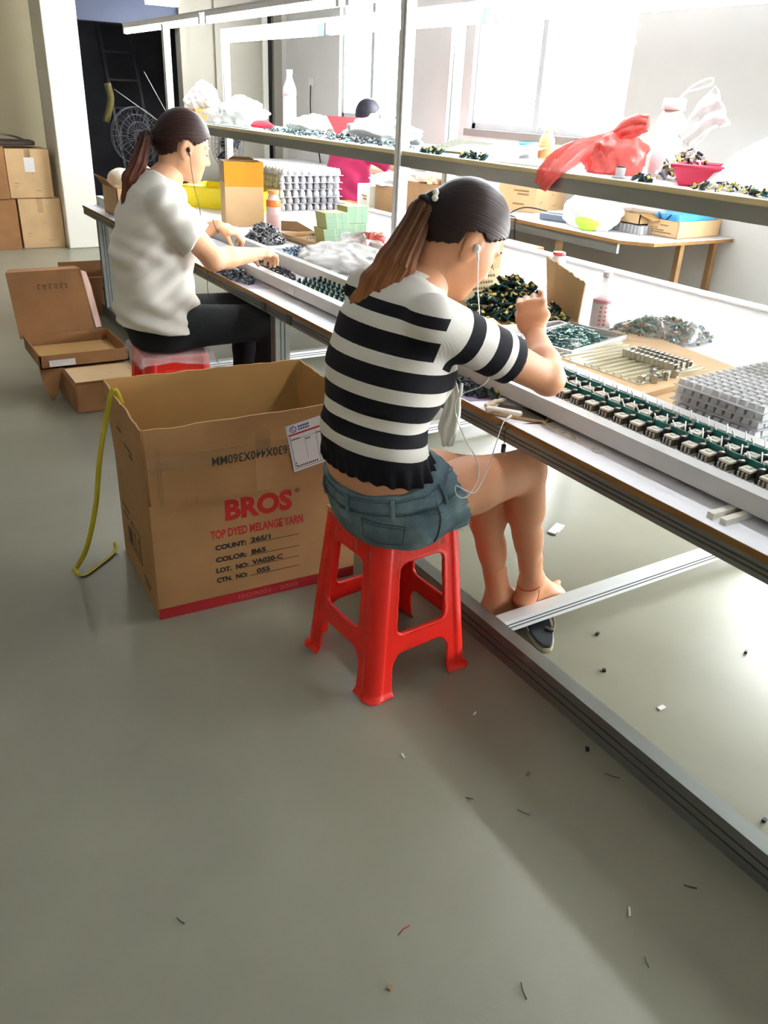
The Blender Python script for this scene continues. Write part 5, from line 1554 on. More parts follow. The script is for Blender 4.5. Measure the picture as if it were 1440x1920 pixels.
def head_field(C, M, s=1.0, neck=None, male=False):
    F = Field(); C = np.array(C, float)
    P = lambda x, y, z: C + M @ (np.array([x, y, z]) * s)
    def ball(x, y, z, r, k=.01, op='u', tag=None):
        F.ball(P(x, y, z), np.array(r if isinstance(r, tuple) else (r, r, r)) * s, M, k * s, op, tag)
    ball(-.006, 0, .022, (.093, .075, .092), .005)
    ball(.028, 0, -.03, (.060, .059, .075), .03)
    ball(.045, 0, -.062, (.044, .046, .045), .03)
    ball(.071, 0, -.093, (.017, .020, .016), .025)
    for y in (-1, 1):
        ball(.040, .046 * y, -.028, (.030, .020, .030), .03)
        F.rc(P(.0, .052 * y, -.055), P(.062, .02 * y, -.092), .016 * s, .013 * s, .025 * s)
        ball(.089, .031 * y, .006, (.016, .017, .011), .012, 's')
        ball(.0745, .031 * y, .004, (.0145, .0165, .0125), .004)
        F.rc(P(.087, .014 * y, .024), P(.072, .050 * y, .023), .007 * s, .005 * s, .012 * s)
        # ear
        ball(-.006, .077 * y, -.004, (.021, .0085, .034), .006, 'u')
        ball(.002, .087 * y, -.002, (.011, .007, .020), .004, 's')
        ball(-.002, .074 * y, -.032, (.009, .006, .009), .006)
    F.rc(P(.088, 0, .012), P(.104, 0, -.026), .0065 * s, .0095 * s, .012 * s)
    ball(.103, 0, -.030, (.011, .011, .009), .008)
    for y in (-1, 1):
        ball(.094, .011 * y, -.034, (.009, .007, .006), .006)
    ball(.083, 0, -.057, (.012, .022, .0055), .006, 'u', 'lip')
    ball(.082, 0, -.067, (.0125, .019, .006), .006, 'u', 'lip')
    ball(.094, 0, -.0618, (.008, .022, .0012), .003, 's')
    if neck is not None:
        F.rc(neck, P(-.022, 0, -.055), (.056 if male else .047), .05 * s, .03)
    return F, P
def head_tint(P, V, s):
    c = P(.086, 0, -.062)
    d = (V - c)
    return d
def hand(F, W, D, N, side, curl, s=.95, spread=.0, thumb=(0.7, .7, .3), prev=None, pin=None):
    W = np.array(W, float); D = np.array(D, float); D /= np.linalg.norm(D)
    N = np.array(N, float); N -= D * (N @ D); N /= np.linalg.norm(N)
    T = np.cross(N, D) * side
    if prev is not None:
        F.rc(prev, W, .029 * s, .0235 * s, .01)
    F.el(W - D * .004 * s, W + D * .045 * s, (.025 * s, .017 * s), (.038 * s, .0155 * s), T, .012)
    F.el(W + D * .045 * s, W + D * .082 * s, (.038 * s, .0155 * s), (.040 * s, .0125 * s), T, .012)
    F.ball(W + D * .032 * s + T * .022 * s - N * .008 * s, .0165 * s, None, .014)
    for i, L in enumerate([(.042, .026, .021), (.046, .029, .022), (.043, .027, .021), (.034, .021, .018)]):
        p = W + (D * (.086 - .0035 * abs(i - 1.2)) + T * (.029 - .0195 * i) + N * .001) * s
        d0 = D + T * spread * (1.3 - i)
        d0 /= np.linalg.norm(d0)
        a = 0
        c = curl[i] if isinstance(curl[0], (tuple, list)) else curl
        r = (.0093, .0088, .0080, .0070) if i < 3 else (.0082, .0077, .0070, .0062)
        for j in range(3):
            a += c[j]
            d = d0 * math.cos(a) - N * math.sin(a)
            q = p + d * L[j] * s
            F.rc(p, q, r[j] * s, r[j + 1] * s, .004 if j else .006)
            p = q
    t0 = W + (D * .022 + T * .024 - N * .006) * s
    d1 = D * thumb[0] + T * thumb[1] - N * thumb[2]; d1 /= np.linalg.norm(d1)
    t1 = t0 + d1 * .040 * s
    d2 = D * .9 + T * .05 - N * (thumb[2] + .25); d2 /= np.linalg.norm(d2)
    t2 = t1 + d2 * .030 * s
    d3 = D * .9 - T * .25 - N * (thumb[2] + .35); d3 /= np.linalg.norm(d3)
    t3 = t2 + d3 * .024 * s
    F.rc(t0, t1, .013 * s, .0098 * s, .01).rc(t1, t2, .0098 * s, .0092 * s, .004).rc(t2, t3, .0090 * s, .0072 * s, .004)
    pts = np.array([W - D * .06 * s, W + D * .20 * s])
    return W + D * .06 * s, .16 * s
def foot(F, ankle, toe, s=.95, up=(0, 0, 1)):
    a = np.array(ankle, float); t = np.array(toe, float); up = np.array(up, float)
    d = t - a; d -= up * (d @ up); L = np.linalg.norm(d); d /= L
    sd = np.cross(up, d)
    heel = a - d * .032 * s - up * .055 * s
    ball_ = a + d * (L - .065 * s) - up * (a - t) @ up * up * 0
    F.rc(a + up * .05, a, .030 * s, .031 * s, .02)
    F.rc(a, heel, .031 * s, .027 * s, .025)
    base = t + up * .0
    F.el(heel + d * .02, base - d * .075 * s + up * .006, (.028 * s, .024 * s), (.039 * s, .019 * s), sd, .03)
    F.el(a + d * .02, base - d * .085 * s + up * .010, (.028 * s, .03 * s), (.035 * s, .02 * s), sd, .03)
    for i in range(5):
        o = (.030 - .0155 * i)
        st = base - d * (.078 + .006 * i) * s + sd * o * s + up * .002
        en = base - d * (.012 + .011 * i + (.0 if i else -.004)) * s + sd * o * 1.05 * s - up * .003
        F.rc(st, en, (.0125 if i == 0 else .0095) * s, (.0105 if i == 0 else .0075) * s, .006)
def person_mesh(name, mat_, body, blo, bhi, h, fines, tint=None):
    regs = [(body, blo, bhi, h, None)] + [(f, c0, c1, hh, None) for (f, c0, c1, hh) in fines]
    def at(V):
        t = np.zeros(len(V))
        if tint is not None:
            t = tint(V)
        return {'tint': t}
    return field_mesh(name, regs, mat_, at, relax=2)
def lip_tint(P, M, s):
    c = P(.088, 0, -.0615)
    def f(V):
        d = (V - c) @ M / s
        return np.clip(1.35 - np.sqrt((d[:, 0] / .014) ** 2 + (d[:, 1] / .021) ** 2 + (d[:, 2] / .0115) ** 2), 0, 1).clip(0, .35) / .35 * .8
    return f
def hair_cap(P, M, s, n, c0, extra=None, r=(.105, .087, .108), off=(-.008, 0, .024)):
    F = Field()
    F.p.append(dict(t='ball', c=P(*off), r=np.array(r) * s, M=M, k=.004, op='u', tag='cap', s=(0, 0), cut=None))
    return F
def hair_mesh(name, F, lo, hi, h, m, P, M, s, plane, tie, tail=None, ears=True, amp=.0):
    """cap of hair cut along the hairline, combed towards the tie"""
    G, l, hh = F.grid(lo, hi, h)
    g = [l[j] + hh * np.arange(G.shape[j]) for j in range(3)]
    X = np.stack(np.meshgrid(*g, indexing='ij'), -1) - P(0, 0, 0)
    loc = X @ M / s
    x, y, z = loc[..., 0], loc[..., 1], loc[..., 2]
    cut = (plane(x, y, z) + .0022 * np.sin(x * 330 + z * 170 + 2 * np.sin(y * 90)) + .0016 * np.sin(x * 710 - y * 400)) * s
    G = np.maximum(G, cut.astype(np.float32))
    V, Q = nets(G, l, hh)
    L = (V - P(0, 0, 0)) @ M / s
    t = np.array(tie)
    ax = np.array([.08, 0, .05]) - t; ax /= np.linalg.norm(ax)
    u = np.array([0, 1., 0]); v = np.cross(ax, u)
    d = L - t
    ang = np.arctan2(d @ u, d @ v)
    alo = np.clip((d @ ax) * .5, 0, .1)
    return np_mesh(name, V, Q, m, attrs={'ang': ang * 1.0, 'alo': alo}, relax=2)
def tail_mesh(name, secs, lat, m, h, a0=.2, fr=.0025, ends=5):
    """ponytail: loft plus strand grooves"""
    F = Field()
    n = len(secs)
    sv = list(np.linspace(a0, 1, n))
    F.loft(secs, lat, .012, 'tail', sv)
    pts = np.array([c for c, r in secs]); rr = max(max(r) for c, r in secs)
    lo = pts.min(0) - rr - .02; hi = pts.max(0) + rr + .02
    G, l, hh = F.grid(lo, hi, h)
    V, Q = nets(G, l, hh)
    s, tg, nm = F.svalues(V)
    # angle around the local axis
    ang = np.zeros(len(V)); best = np.full(len(V), 1e9)
    for q in F.p:
        d, t = F.dist(q, V)
        ax = (q['b'] - q['a']) / np.linalg.norm(q['b'] - q['a'])
        u = q['lat'] - ax * (q['lat'] @ ax); u /= np.linalg.norm(u); v = np.cross(ax, u)
        w = V - q['a']
        a_ = np.arctan2((w @ v) / q['r1'][1], (w @ u) / q['r1'][0])
        mk = d < best; best[mk] = d[mk]; ang[mk] = a_[mk]
    # grooves
    ctr = np.zeros_like(V)
    t = np.interp(s, sv, np.arange(n)); i0 = np.clip(t.astype(int), 0, n - 2); f = (t - i0)[:, None]
    ctr = pts[i0] * (1 - f) + pts[i0 + 1] * f
    out = V - ctr; ln = np.linalg.norm(out, axis=1, keepdims=True); out /= np.maximum(ln, 1e-6)
    V = V + out * (fr * (np.sin(ang * 9 + 3 * s) + .6 * np.sin(ang * 17 - 5 * s) + .4 * np.sin(ang * 29)))[:, None] * np.clip((s - a0) * 4 + .3, 0, 1)[:, None]
    end = np.clip((s - .9) * 10, 0, 1)
    ax = (pts[-1] - pts[-2]); ax /= np.linalg.norm(ax)
    V = V + ax * (end * .014 * np.sin(ang * 7) )[:, None]
    return np_mesh(name, V, Q, m, attrs={'ang': ang, 'alo': s}, relax=0)
def cloth_mesh(name, F, lo, hi, h, m, attrs=None, wob=None, relax=2):
    G, l, hh = F.grid(lo, hi, h)
    V, Q = nets(G, l, hh)
    at = attrs(V) if attrs else None
    if wob is not None:
        V = V + wob(V)
    return np_mesh(name, V, Q, m, attrs=at, relax=relax)
def torus(name, c, n, R_, r, m, parent, N=32, sq=1.0):
    n = Vector(n).normalized(); a = n.orthogonal().normalized(); b = n.cross(a)
    return MB().tube([Vector(c) + a * R_ * math.cos(t) + b * R_ * sq * math.sin(t) for t in np.linspace(0, 2 * PI, N)], r, 8).build(name, m, parent)
def wire_thing(name, label, cat, pts, r, m, n=6):
    return tag(MB().tube(catmull(pts, 8), r, n).build(name, m), label, cat)

# ---------------- the person in stripes
skin1 = skin_mat('skin_girl', '#c98f68')
C1 = np.array((1.112, 1.49, 1.108)); M1 = Rm(math.radians(-10), math.radians(37), math.radians(0)); S1 = .97
SH_R, EL_R, WR_R = (1.005, 1.350, .950), (1.258, 1.312, .826), (1.358, 1.482, .876)
SH_L, EL_L, WR_L = (1.005, 1.645, .950), (1.20, 1.74, .80), (1.275, 1.665, .850)
T1 = [((.962, 1.5, .530), (.172, .122)), ((.925, 1.5, .620), (.140, .100)), ((.912, 1.5, .70), (.128, .094)), ((.946, 1.5, .83), (.146, .118)), ((.962, 1.5, .915), (.150, .098)), ((.985, 1.5, .965), (.118, .07)), ((1.01, 1.5, 1.0), (.062, .056))]
B = Field()
B.loft(T1, k=.03)
B.rc((1.0, 1.5, .98), (1.06, 1.495, 1.055), .05, .046, .03)
for (a, e, w) in ((SH_R, EL_R, WR_R), (SH_L, EL_L, WR_L)):
    B.rc(a, e, .047, .036, .03)
    a_, w_ = np.array(e), np.array(w)
    B.rc(e, a_ + (w_ - a_) * .35, .036, .038, .012).rc(a_ + (w_ - a_) * .35, w, .038, .0235, .012)
    B.ball(e, .036, None, .01)
HIP_R, KN_R, AN_R = (.985, 1.425, .525), (1.350, 1.445, .530), (1.468, 1.487, .135)
HIP_L, KN_L, AN_L = (.985, 1.585, .525), (1.305, 1.55, .475), (1.385, 1.533, .088)
for (a, kn, an) in ((HIP_R, KN_R, AN_R), (HIP_L, KN_L, AN_L)):
    a, kn, an = map(np.array, (a, kn, an))
    B.rc(a, a + (kn - a) * .5, .083, .070, .03).rc(a + (kn - a) * .5, kn, .070, .054, .02)
    ml = kn + (an - kn) * .33
    B.rc(kn, ml, .052, .050, .02)
    B.rc(ml + np.array((-.012, 0, 0)), kn + (an - kn) * .62, .045, .038, .02).rc(kn + (an - kn) * .55, an, .038, .029, .02)
HF, HP = head_field(C1, M1, S1, neck=(1.035, 1.497, 1.03))
HR = Field(); cR, rR = hand(HR, WR_R, (.12, .50, .86), (-.62, -.70, .25), 1, [(1.0, 1.1, .6), (1.05, 1.1, .6), (.9, .9, .5), (.55, .5, .3)], .93, prev=np.array(EL_R) * .3 + np.array(WR_R) * .7, thumb=(.8, .3, .6))
HL = Field(); cL, rL = hand(HL, WR_L, (.75, -.55, .25), (-.25, .1, .95), -1, [(.7, .9, .5), (.8, .9, .5), (.8, .9, .5), (.8, .9, .5)], .93, prev=np.array(EL_L) * .3 + np.array(WR_L) * .7, thumb=(.7, .6, .5))
FR = Field(); foot(FR, AN_R, (1.665, 1.525, .045)); FR.rc(AN_R, np.array(AN_R) + np.array((-.02, -.01, .09)), .029, .033, .01)
FL = Field(); foot(FL, AN_L, (1.595, 1.525, .016)); FL.rc(AN_L, np.array(AN_L) + np.array((-.015, 0, .09)), .029, .033, .01)
me = person_mesh('person', skin1, B, (.76, 1.2, .02), (1.56, 1.86, 1.12), .005,
                 [(HF, C1 - .15, C1 + .15, .003), (HR, cR - rR, cR + rR, .0025), (HL, cL - rL, cL + rL, .0025), (FR, (1.40, 1.41, 0), (1.70, 1.6, .26), .0032), (FL, (1.32, 1.45, .0), (1.63, 1.61, .2), .0032)], lip_tint(HP, M1, S1))
girl = put('person', me)
tag(girl, 'seated person in black and white striped top and denim shorts, bent over the bench', 'person')
# striped top
K_, W_ = lin('#17161b'), lin('#d9d4ca')
def stripes(nt, b):
    t = ramp(nt, A(nt, 's'), [(0, K_), (.139, W_), (.211, K_), (.30, W_), (.367, K_), (.467, W_), (.545, K_), (.650, W_), (.722, K_), (.835, W_), (.905, K_), (.968, W_)])
    v = ramp(nt, A(nt, 's2'), [(0, W_), (.07, K_), (.28, W_), (.50, K_), (.72, W_), (.83, K_)])
    st = nt.nodes.new('ShaderNodeMath'); st.operation = 'GREATER_THAN'; st.inputs[1].default_value = .5
    nt.links.new(A(nt, 'sleeve'), st.inputs[0])
    nt.links.new(mixc(nt, st.outputs[0], t, v), b.inputs['Base Color'])
    tc = nt.nodes.new('ShaderNodeTexCoord')
    w = nt.nodes.new('ShaderNodeTexWave'); w.inputs['Scale'].default_value = 130; w.bands_direction = 'DIAGONAL'
    nt.links.new(tc.outputs['Object'], w.inputs['Vector'])
    bump_of(nt, b, w.outputs[0], .15, .002)
m_stripe = attr_mat('striped_knit', stripes, .85, .2)
zh, zt_ = .612, 1.008
SHT = Field()
hemcut = [((.92, 1.5, zh), (-.16, 0, -1))]
neckcut = [((1.005, 1.5, .995), (.55, 0, 1))]
secs = [(c, (r[0] + .008, r[1] + .008)) for c, r in T1[:-1]] + [((1.008, 1.5, 1.0), (.066, .062))]
SHT.loft(secs, k=.03, tag='torso', cut=hemcut + [((1.02, 1.5, 1.012), (.5, 0, 1))])
SHT.rc((.992, 1.5, .985), (1.040, 1.498, 1.045), .061, .056, .015, tag='torso', cut=[((1.030, 1.5, 1.034), (.45, 0, 1))])
SHT.ball((1.03, 1.44, .835), (.05, .05, .05), None, .04, tag='torso').ball((1.03, 1.56, .835), (.05, .05, .05), None, .04, tag='torso')
for a, e in ((SH_R, EL_R), (SH_L, EL_L)):
    a, e = np.array(a), np.array(e); d = (e - a) / np.linalg.norm(e - a)
    p1 = a + (e - a) * .60
    SHT.rc(a - d * .05, a + (e - a) * .75, .057, .053, .02, tag='sleeve', s=(-.26, 1.25), cut=[(p1, d)])
def sh_attr(V):
    sl_ = np.zeros(len(V))
    s2 = np.zeros(len(V))
    for a, e in ((SH_R, EL_R), (SH_L, EL_L)):
        a, e = np.array(a), np.array(e); L_a = np.linalg.norm(e - a); d = (e - a) / L_a
        sd = np.sign(a[1] - 1.5)
        nn = d + np.array((.10, .75 * sd, .0)); nn /= np.linalg.norm(nn)
        side = (V[:, 1] - 1.5) * sd > 0
        dd = np.minimum((V - (a + np.array((-.012, .0, 0)))) @ nn, .080 - np.linalg.norm(V - a - ((V - a) @ d)[:, None] * d, axis=1))
        s2[side] = (((V - a) @ d) / (L_a * .60))[side]; sl_[side] = np.clip(.5 + dd / .02, 0, 1)[side]
    ts = (V[:, 2] - (zh - .16 * (V[:, 0] - .92))) / (zt_ - zh)
    return {'s': ts, 's2': s2, 'sleeve': sl_}
def sh_wob(V):
    f = np.clip((zh + .05 - V[:, 2]) / .05, 0, 1) * (V[:, 2] < zh + .06)
    a = np.arctan2(V[:, 1] - 1.5, V[:, 0] - .92)
    o = np.stack([np.cos(a), np.sin(a), 0 * a], 1)
    fold = np.sin(V[:, 2] * 70 + 3 * np.sin(a * 2)) * .0025 * np.clip(1 - np.abs(V[:, 2] - .72) / .1, 0, 1)
    return o * (f * .006 * np.sin(a * 26) + fold)[:, None] + np.stack([0 * a, 0 * a, f * .004 * np.sin(a * 26 + 1)], 1)
me = cloth_mesh('striped_top', SHT, (.78, 1.26, .57), (1.24, 1.75, 1.06), .0032, m_stripe, sh_attr, sh_wob)
top1 = put('striped_top', me, girl)
# denim shorts
def denim(nt, b):
    tc = nt.nodes.new('ShaderNodeTexCoord')
    n = nt.nodes.new('ShaderNodeTexNoise'); n.inputs['Scale'].default_value = 11; n.inputs['Detail'].default_value = 8
    n2 = nt.nodes.new('ShaderNodeTexNoise'); n2.inputs['Scale'].default_value = 260
    nt.links.new(tc.outputs['Object'], n.inputs['Vector']); nt.links.new(tc.outputs['Object'], n2.inputs['Vector'])
    c = ramp(nt, n.outputs[0], [(.34, lin('#35464f')), (.5, lin('#56696f')), (.68, lin('#93a5a4'))], False)
    nt.links.new(mixc(nt, n2.outputs[0], c, lin('#5f747c')), b.inputs['Base Color'])
    bump_of(nt, b, n.outputs[0], .4, .006)
m_denim = attr_mat('denim', denim, .85, .2)
m_seam = mat('denim_seam', '#3d4c55', rough=.9)
SHO = Field()
wcut = [((.93, 1.5, .592), (-.22, 0, 1))]
SHO.loft([((.965, 1.5, .505), (.172, .122)), (T1[0][0], (.183, .134)), (T1[1][0], (.150, .112)), (T1[2][0], (.14, .106))], k=.02, cut=wcut)
for a, kn, f in ((HIP_R, KN_R, .29), (HIP_L, KN_L, .34)):
    a, kn = np.array(a), np.array(kn); d = (kn - a) / np.linalg.norm(kn - a)
    SHO.rc(a, a + (kn - a) * .6, .094, .088, .03, cut=[(a + (kn - a) * f, d + np.array((0, 0, .35)))])
def sho_wob(V):
    f = np.clip((V[:, 0] - 1.05) / .03, 0, 1) * .7
    o = np.zeros_like(V); o[:, 0] = f * .006 * (np.sin(V[:, 2] * 310 + 40 * V[:, 1]) + np.sin(V[:, 2] * 730 + 3) + .8 * np.sin(V[:, 2] * 127)); o[:, 2] = f * .003 * np.sin(V[:, 1] * 260)
    fold = np.sin(V[:, 0] * 90 + V[:, 2] * 60) * .0022
    o[:, 1] += fold * np.sign(V[:, 1] - 1.5); o[:, 2] += fold
    o[:, 2] += np.where(V[:, 2] < .442, .442 - V[:, 2], 0)
    return o
me = cloth_mesh('denim_shorts', SHO, (.80, 1.29, .41), (1.25, 1.72, .66), .0035, m_denim, None, sho_wob)
shorts = put('denim_shorts', me, girl)
_sh = bpy.data.objects['denim_shorts'].data
_bv = BVHTree.FromPolygons([v.co.copy() for v in _sh.vertices], [tuple(p.vertices) for p in _sh.polygons])
def on_shorts(ang, z, out=0.0):
    """point on the outside of the shorts at an angle seen from above"""
    d = Vector((math.cos(ang), math.sin(ang), 0))
    c = Vector((.95, 1.5, z))
    h = _bv.ray_cast(c + d * .6, -d)
    return (h[0] + d * out) if h[0] is not None else c + d * .15
def wz(ang, dz):
    x = .95 + .13 * math.cos(ang)
    return .592 + .22 * (x - .93) - dz
def patch(ang, zf, n, out, name, m):
    """strip of cloth lying on the shorts: ang list, zf(ang) -> (low, high)"""
    vs, fs = [], []
    for i, a in enumerate(ang):
        lo_, hi_ = zf(a)
        for k in range(n + 1):
            vs.append(on_shorts(a, lo_ + (hi_ - lo_) * k / n, out))
    for i in range(len(ang) - 1):
        for k in range(n):
            q_ = i * (n + 1) + k
            fs.append((q_, q_ + n + 1, q_ + n + 2, q_ + 1))
    o = MB().add(vs, fs, 0, True).build(name, m, shorts)
    md = o.modifiers.new('thickness', 'SOLIDIFY'); md.thickness = .0022; md.offset = 0
    return o
patch(list(np.linspace(-PI, PI, 90)), lambda a: (wz(a, .036), wz(a, .004)), 4, .0022, 'waistband', m_denim)
for a0 in (-2.75, -2.0, -1.25, 2.7):
    MB().tube([on_shorts(a0, wz(a0, .0), .004), on_shorts(a0, wz(a0, .02), .009), on_shorts(a0 + .015, wz(a0, .044), .005)], .0065, 6, 0, .4).build('belt_loop', m_denim, shorts)
def pk(a):
    u = (a + 2.45) / .62
    return (.462 + .02 * abs(u - .5), .525)
patch(list(np.linspace(-2.45, -1.83, 16)), pk, 8, .002, 'back_pocket', m_denim)
m_thread = mat('pale_thread', '#a9b0ab', rough=.9)
q = MB()
q.tube([on_shorts(a, wz(a, .038), .003) for a in np.linspace(-3.1, -.7, 40)], .0012, 5)
q.tube([on_shorts(a, wz(a, .006), .0045) for a in np.linspace(-3.1, -.7, 40)], .0010, 5)
q.tube([on_shorts(a, .545 + .012 * math.sin((a + 2.45) * 3) + .2 * (on_shorts(a, .545).x - .93) * .4, .002) for a in np.linspace(-3.0, -1.35, 34)], .0014, 5)
q.tube([on_shorts(a, pk(a)[0] + .0, .0035) for a in np.linspace(-2.45, -1.83, 16)], .0014, 5)
for a0 in (-2.45, -1.83):
    q.tube([on_shorts(a0, z, .0035) for z in np.linspace(pk(a0)[0], .525, 8)], .0014, 5)
q.tube([on_shorts(a, .524, .0035) for a in np.linspace(-2.45, -1.83, 16)], .0014, 5)
q.tube([on_shorts(a, .517, .0035) for a in np.linspace(-2.45, -1.83, 16)], .0010, 5)
q.tube([on_shorts(a, z, .002) for a, z in zip(np.linspace(-1.42, -1.30, 14), np.linspace(.575, .46, 14))], .0018, 5)
q.build('stitching', m_seam, shorts)
# frayed threads round the leg opening
q = MB(); rf = random.Random(4)
ed_ = [v.co for v in _sh.vertices if v.co.x > 1.052 and v.co.y < 1.5]
for k in range(90):
    p = Vector(rf.choice(ed_)); ln = rf.uniform(.004, .016)
    q.tube([p, p + Vector((ln * .8, rf.uniform(-.004, .004), rf.uniform(-.008, .004)))], .0006, 4)
q.build('frayed_threads', m_thread, shorts)
# hair
hair1 = hair_mat('dark_hair', '#130e0e', '#7a4524', ('#2a1a17', '#c07d46'))
HC = hair_cap(HP, M1, S1, None, None)
HC.rc(HP(-.075, 0, .0), HP(-.108, 0, .012), .045, .02, .03)
pl = lambda x, y, z: np.maximum(.80 * (x + .075) - (z + .055), (.052 - np.hypot(x - .003, (z + .004) * .9)) * (np.abs(y) > .06))
put('hair', hair_mesh('hair', HC, C1 - .16, C1 + .16, .003, hair1, HP, M1, S1, lambda x, y, z: np.maximum((.80 * (x + .075) - (z + .055)) / 1.28, np.where(np.abs(y) > .058, .034 - np.hypot((x + .002), (z + .008)), -1)), (-.11, 0, .0)), girl)
tie1 = HP(-.112, 0, .012)
secs = [(tie1, (.017, .017)), (tie1 + np.array((-.014, .0, -.018)), (.027, .022)), ((.958, 1.50, 1.065), (.040, .026)), ((.930, 1.505, 1.015), (.050, .028)), ((.912, 1.51, .970), (.053, .027)), ((.902, 1.512, .945), (.046, .022))]
put('ponytail', tail_mesh('ponytail', secs, (.55, -.8, .12), hair1, .003), girl)
dirt = np.array((-.6, 0, -.6))
tie_1 = torus('hair_tie', tie1 + np.array((-.004, 0, -.002)), dirt, .018, .007, m_black, girl)
q = MB()
m_pearl = mat('pearl_bead', '#e9e3cf', rough=.25)
for dx, dy, dz in ((-.004, -.026, .012), (.006, -.027, .0), (.0, -.022, .022)):
    q.lathe([(.001, -.0075), (.005, -.0055), (.0075, 0), (.005, .0055), (.001, .0075)], tie1 + np.array((dx, dy, dz)), 14)
q.build('hair_bead', m_pearl, tie_1)
# brows and lashes
def face_lines(P, s, parent, m):
    q = MB()
    for y in (-1, 1):
        q.tube([Vector(P(.0925 - .012 * u, (.016 + .034 * u) * y, .027 + .006 * math.sin(u * 2.6))) for u in np.linspace(0, 1, 7)], [.0014, .0022, .0024, .0023, .002, .0015, .0008], 5)
    q.build('eyebrows', m, parent)
    q = MB()
    for y in (-1, 1):
        q.tube([Vector(P(.0900 - .010 * abs(u) ** 2, (.031 + .0155 * u) * y, -.0045 + .003 * abs(u))) for u in np.linspace(-1, 1, 9)], .0011, 5)
        q.tube([Vector(P(.0885, (.031 + .012 * y * y) * y, -.004)), Vector(P(.094, .04 * y, -.008))], .0007, 4)
    q.build('eyelashes', m, parent)
face_lines(HP, S1, girl, m_black)
m_ivory = mat('ivory_ribbon', '#efe9db', rough=.6)
# white ribbon at the front, anklet
o = ribbon([(1.045, 1.40, .835), (1.058, 1.395, .77), (1.052, 1.395, .71), (1.058, 1.40, .665)], [.012, .018, .024, .012], m_ivory, 'ribbon', top1, .002, (.7, -.5, 0))
o = ribbon([(1.05, 1.41, .835), (1.075, 1.42, .77), (1.072, 1.42, .72)], [.012, .02, .016], m_ivory, 'ribbon', top1, .002, (.7, -.5, 0))
torus('anklet', np.array(AN_R) + np.array((-.008, -.004, .0)), (-.35, -.1, 1), .0345, .0014, m_redink, girl)
MB().tube([(1.474, 1.452, .127), (1.470, 1.447, .105), (1.468, 1.449, .088)], .0013, 5).build('anklet', m_redink, girl)
# earphones
ear1 = HP(.004, -.086, -.006)
t = thing('earphones', 'white wired earphones from the ear of the person in stripes to the phone', 'earphones', tuple(ear1))
MB().lathe([(.002, -.008), (.0065, -.005), (.0075, 0), (.0065, .005), (.003, .009)], (0, 0, 0), 14, 0, Matrix.Translation(Vector(ear1))).tube([Vector(ear1), Vector(ear1) + Vector((.003, -.003, -.022))], .0028, 8).build('earbud', m_wire, t)
e = Vector(ear1)
MB().tube(catmull([e + Vector((.003, -.003, -.02)), e + Vector((.008, -.002, -.07)), (1.128, 1.425, .985), (1.125, 1.40, .92), (1.10, 1.33, .86), (1.075, 1.315, .835), (1.05, 1.36, .80), (1.052, 1.375, .76), (1.075, 1.365, .70), (1.11, 1.355, .64), (1.12, 1.352, .60), (1.105, 1.345, .572), (1.07, 1.332, .56), (1.04, 1.325, .575), (1.035, 1.325, .60), (1.06, 1.32, .585), (1.10, 1.333, .568), (1.15, 1.36, .60), (1.19, 1.385, .655), (1.245, 1.43, .684), (1.285, 1.455, .682)], 8), .0013, 6).build('cord', m_wire, t)
MB().box(1.046, 1.354, .80, 1.053, 1.361, .83).build('remote', m_wire, t, bevel=.002)
MB().tube([(1.268, 1.446, .684), (1.295, 1.463, .681)], .0035, 8).build('plug', m_wire, t)

# ---------------- the person in white
skin2 = skin_mat('skin_woman', '#dba781', '#c0706a')
C2 = np.array((1.096, 3.25, 1.182)); M2 = Rm(math.radians(-6), math.radians(17)); S2 = 1.0
T2 = [((.945, 3.25, .545), (.175, .125)), ((.945, 3.25, .65), (.145, .115)), ((.95, 3.25, .80), (.150, .115)), ((.962, 3.25, .92), (.165, .112)), ((.978, 3.25, .99), (.150, .09)), ((.998, 3.25, 1.03), (.10, .066)), ((1.015, 3.25, 1.065), (.056, .054))]
SR, ER, WR = (.972, 3.085, .985), (1.108, 3.01, .81), (1.315, 3.10, .805)
SL, EL, WL = (.972, 3.415, .985), (1.16, 3.53, .80), (1.305, 3.47, .862)
B = Field(); B.loft(T2, k=.03)
B.rc((1.0, 3.25, 1.03), (1.055, 3.25, 1.11), .053, .050, .03)
for (a, e, w) in ((SR, ER, WR), (SL, EL, WL)):
    B.rc(a, e, .052, .041, .03)
    a_, w_ = np.array(e), np.array(w)
    B.ball(e, .041, None, .01).rc(e, a_ + (w_ - a_) * .35, .041, .041, .012).rc(a_ + (w_ - a_) * .35, w, .041, .026, .012)
legs2 = []
for y, yk, ya in ((3.165, 3.12, 3.14), (3.335, 3.38, 3.38)):
    a, kn, an = np.array((.97, y, .53)), np.array((1.395, yk, .525)), np.array((1.36, ya, .09))
    legs2.append((a, kn, an))
    B.rc(a, kn, .078, .058, .03).rc(kn, kn + (an - kn) * .4, .054, .05, .02).rc(kn + (an - kn) * .4, an, .05, .03, .02)
HF2, HP2 = head_field(C2, M2, S2, neck=(1.03, 3.25, 1.075))
HR2 = Field(); cR2, rR2 = hand(HR2, WR, (.80, .52, -.02), (-.1, -.25, .95), 1, [(.5, .7, .4), (.45, .7, .4), (.45, .6, .4), (.4, .6, .4)], 1.0, prev=np.array(ER) * .3 + np.array(WR) * .7, thumb=(.8, .4, .6))
HL2 = Field(); cL2, rL2 = hand(HL2, WL, (.85, -.12, -.30), (.2, -.35, .9), -1, [(.6, .8, .4), (.6, .8, .4), (.6, .8, .4), (.6, .8, .4)], .98, prev=np.array(EL) * .3 + np.array(WL) * .7, thumb=(.8, .5, .6))
F2 = Field()
for (a, kn, an), ty in zip(legs2, (3.14, 3.38)):
    foot(F2, an, (1.56, ty, .018))
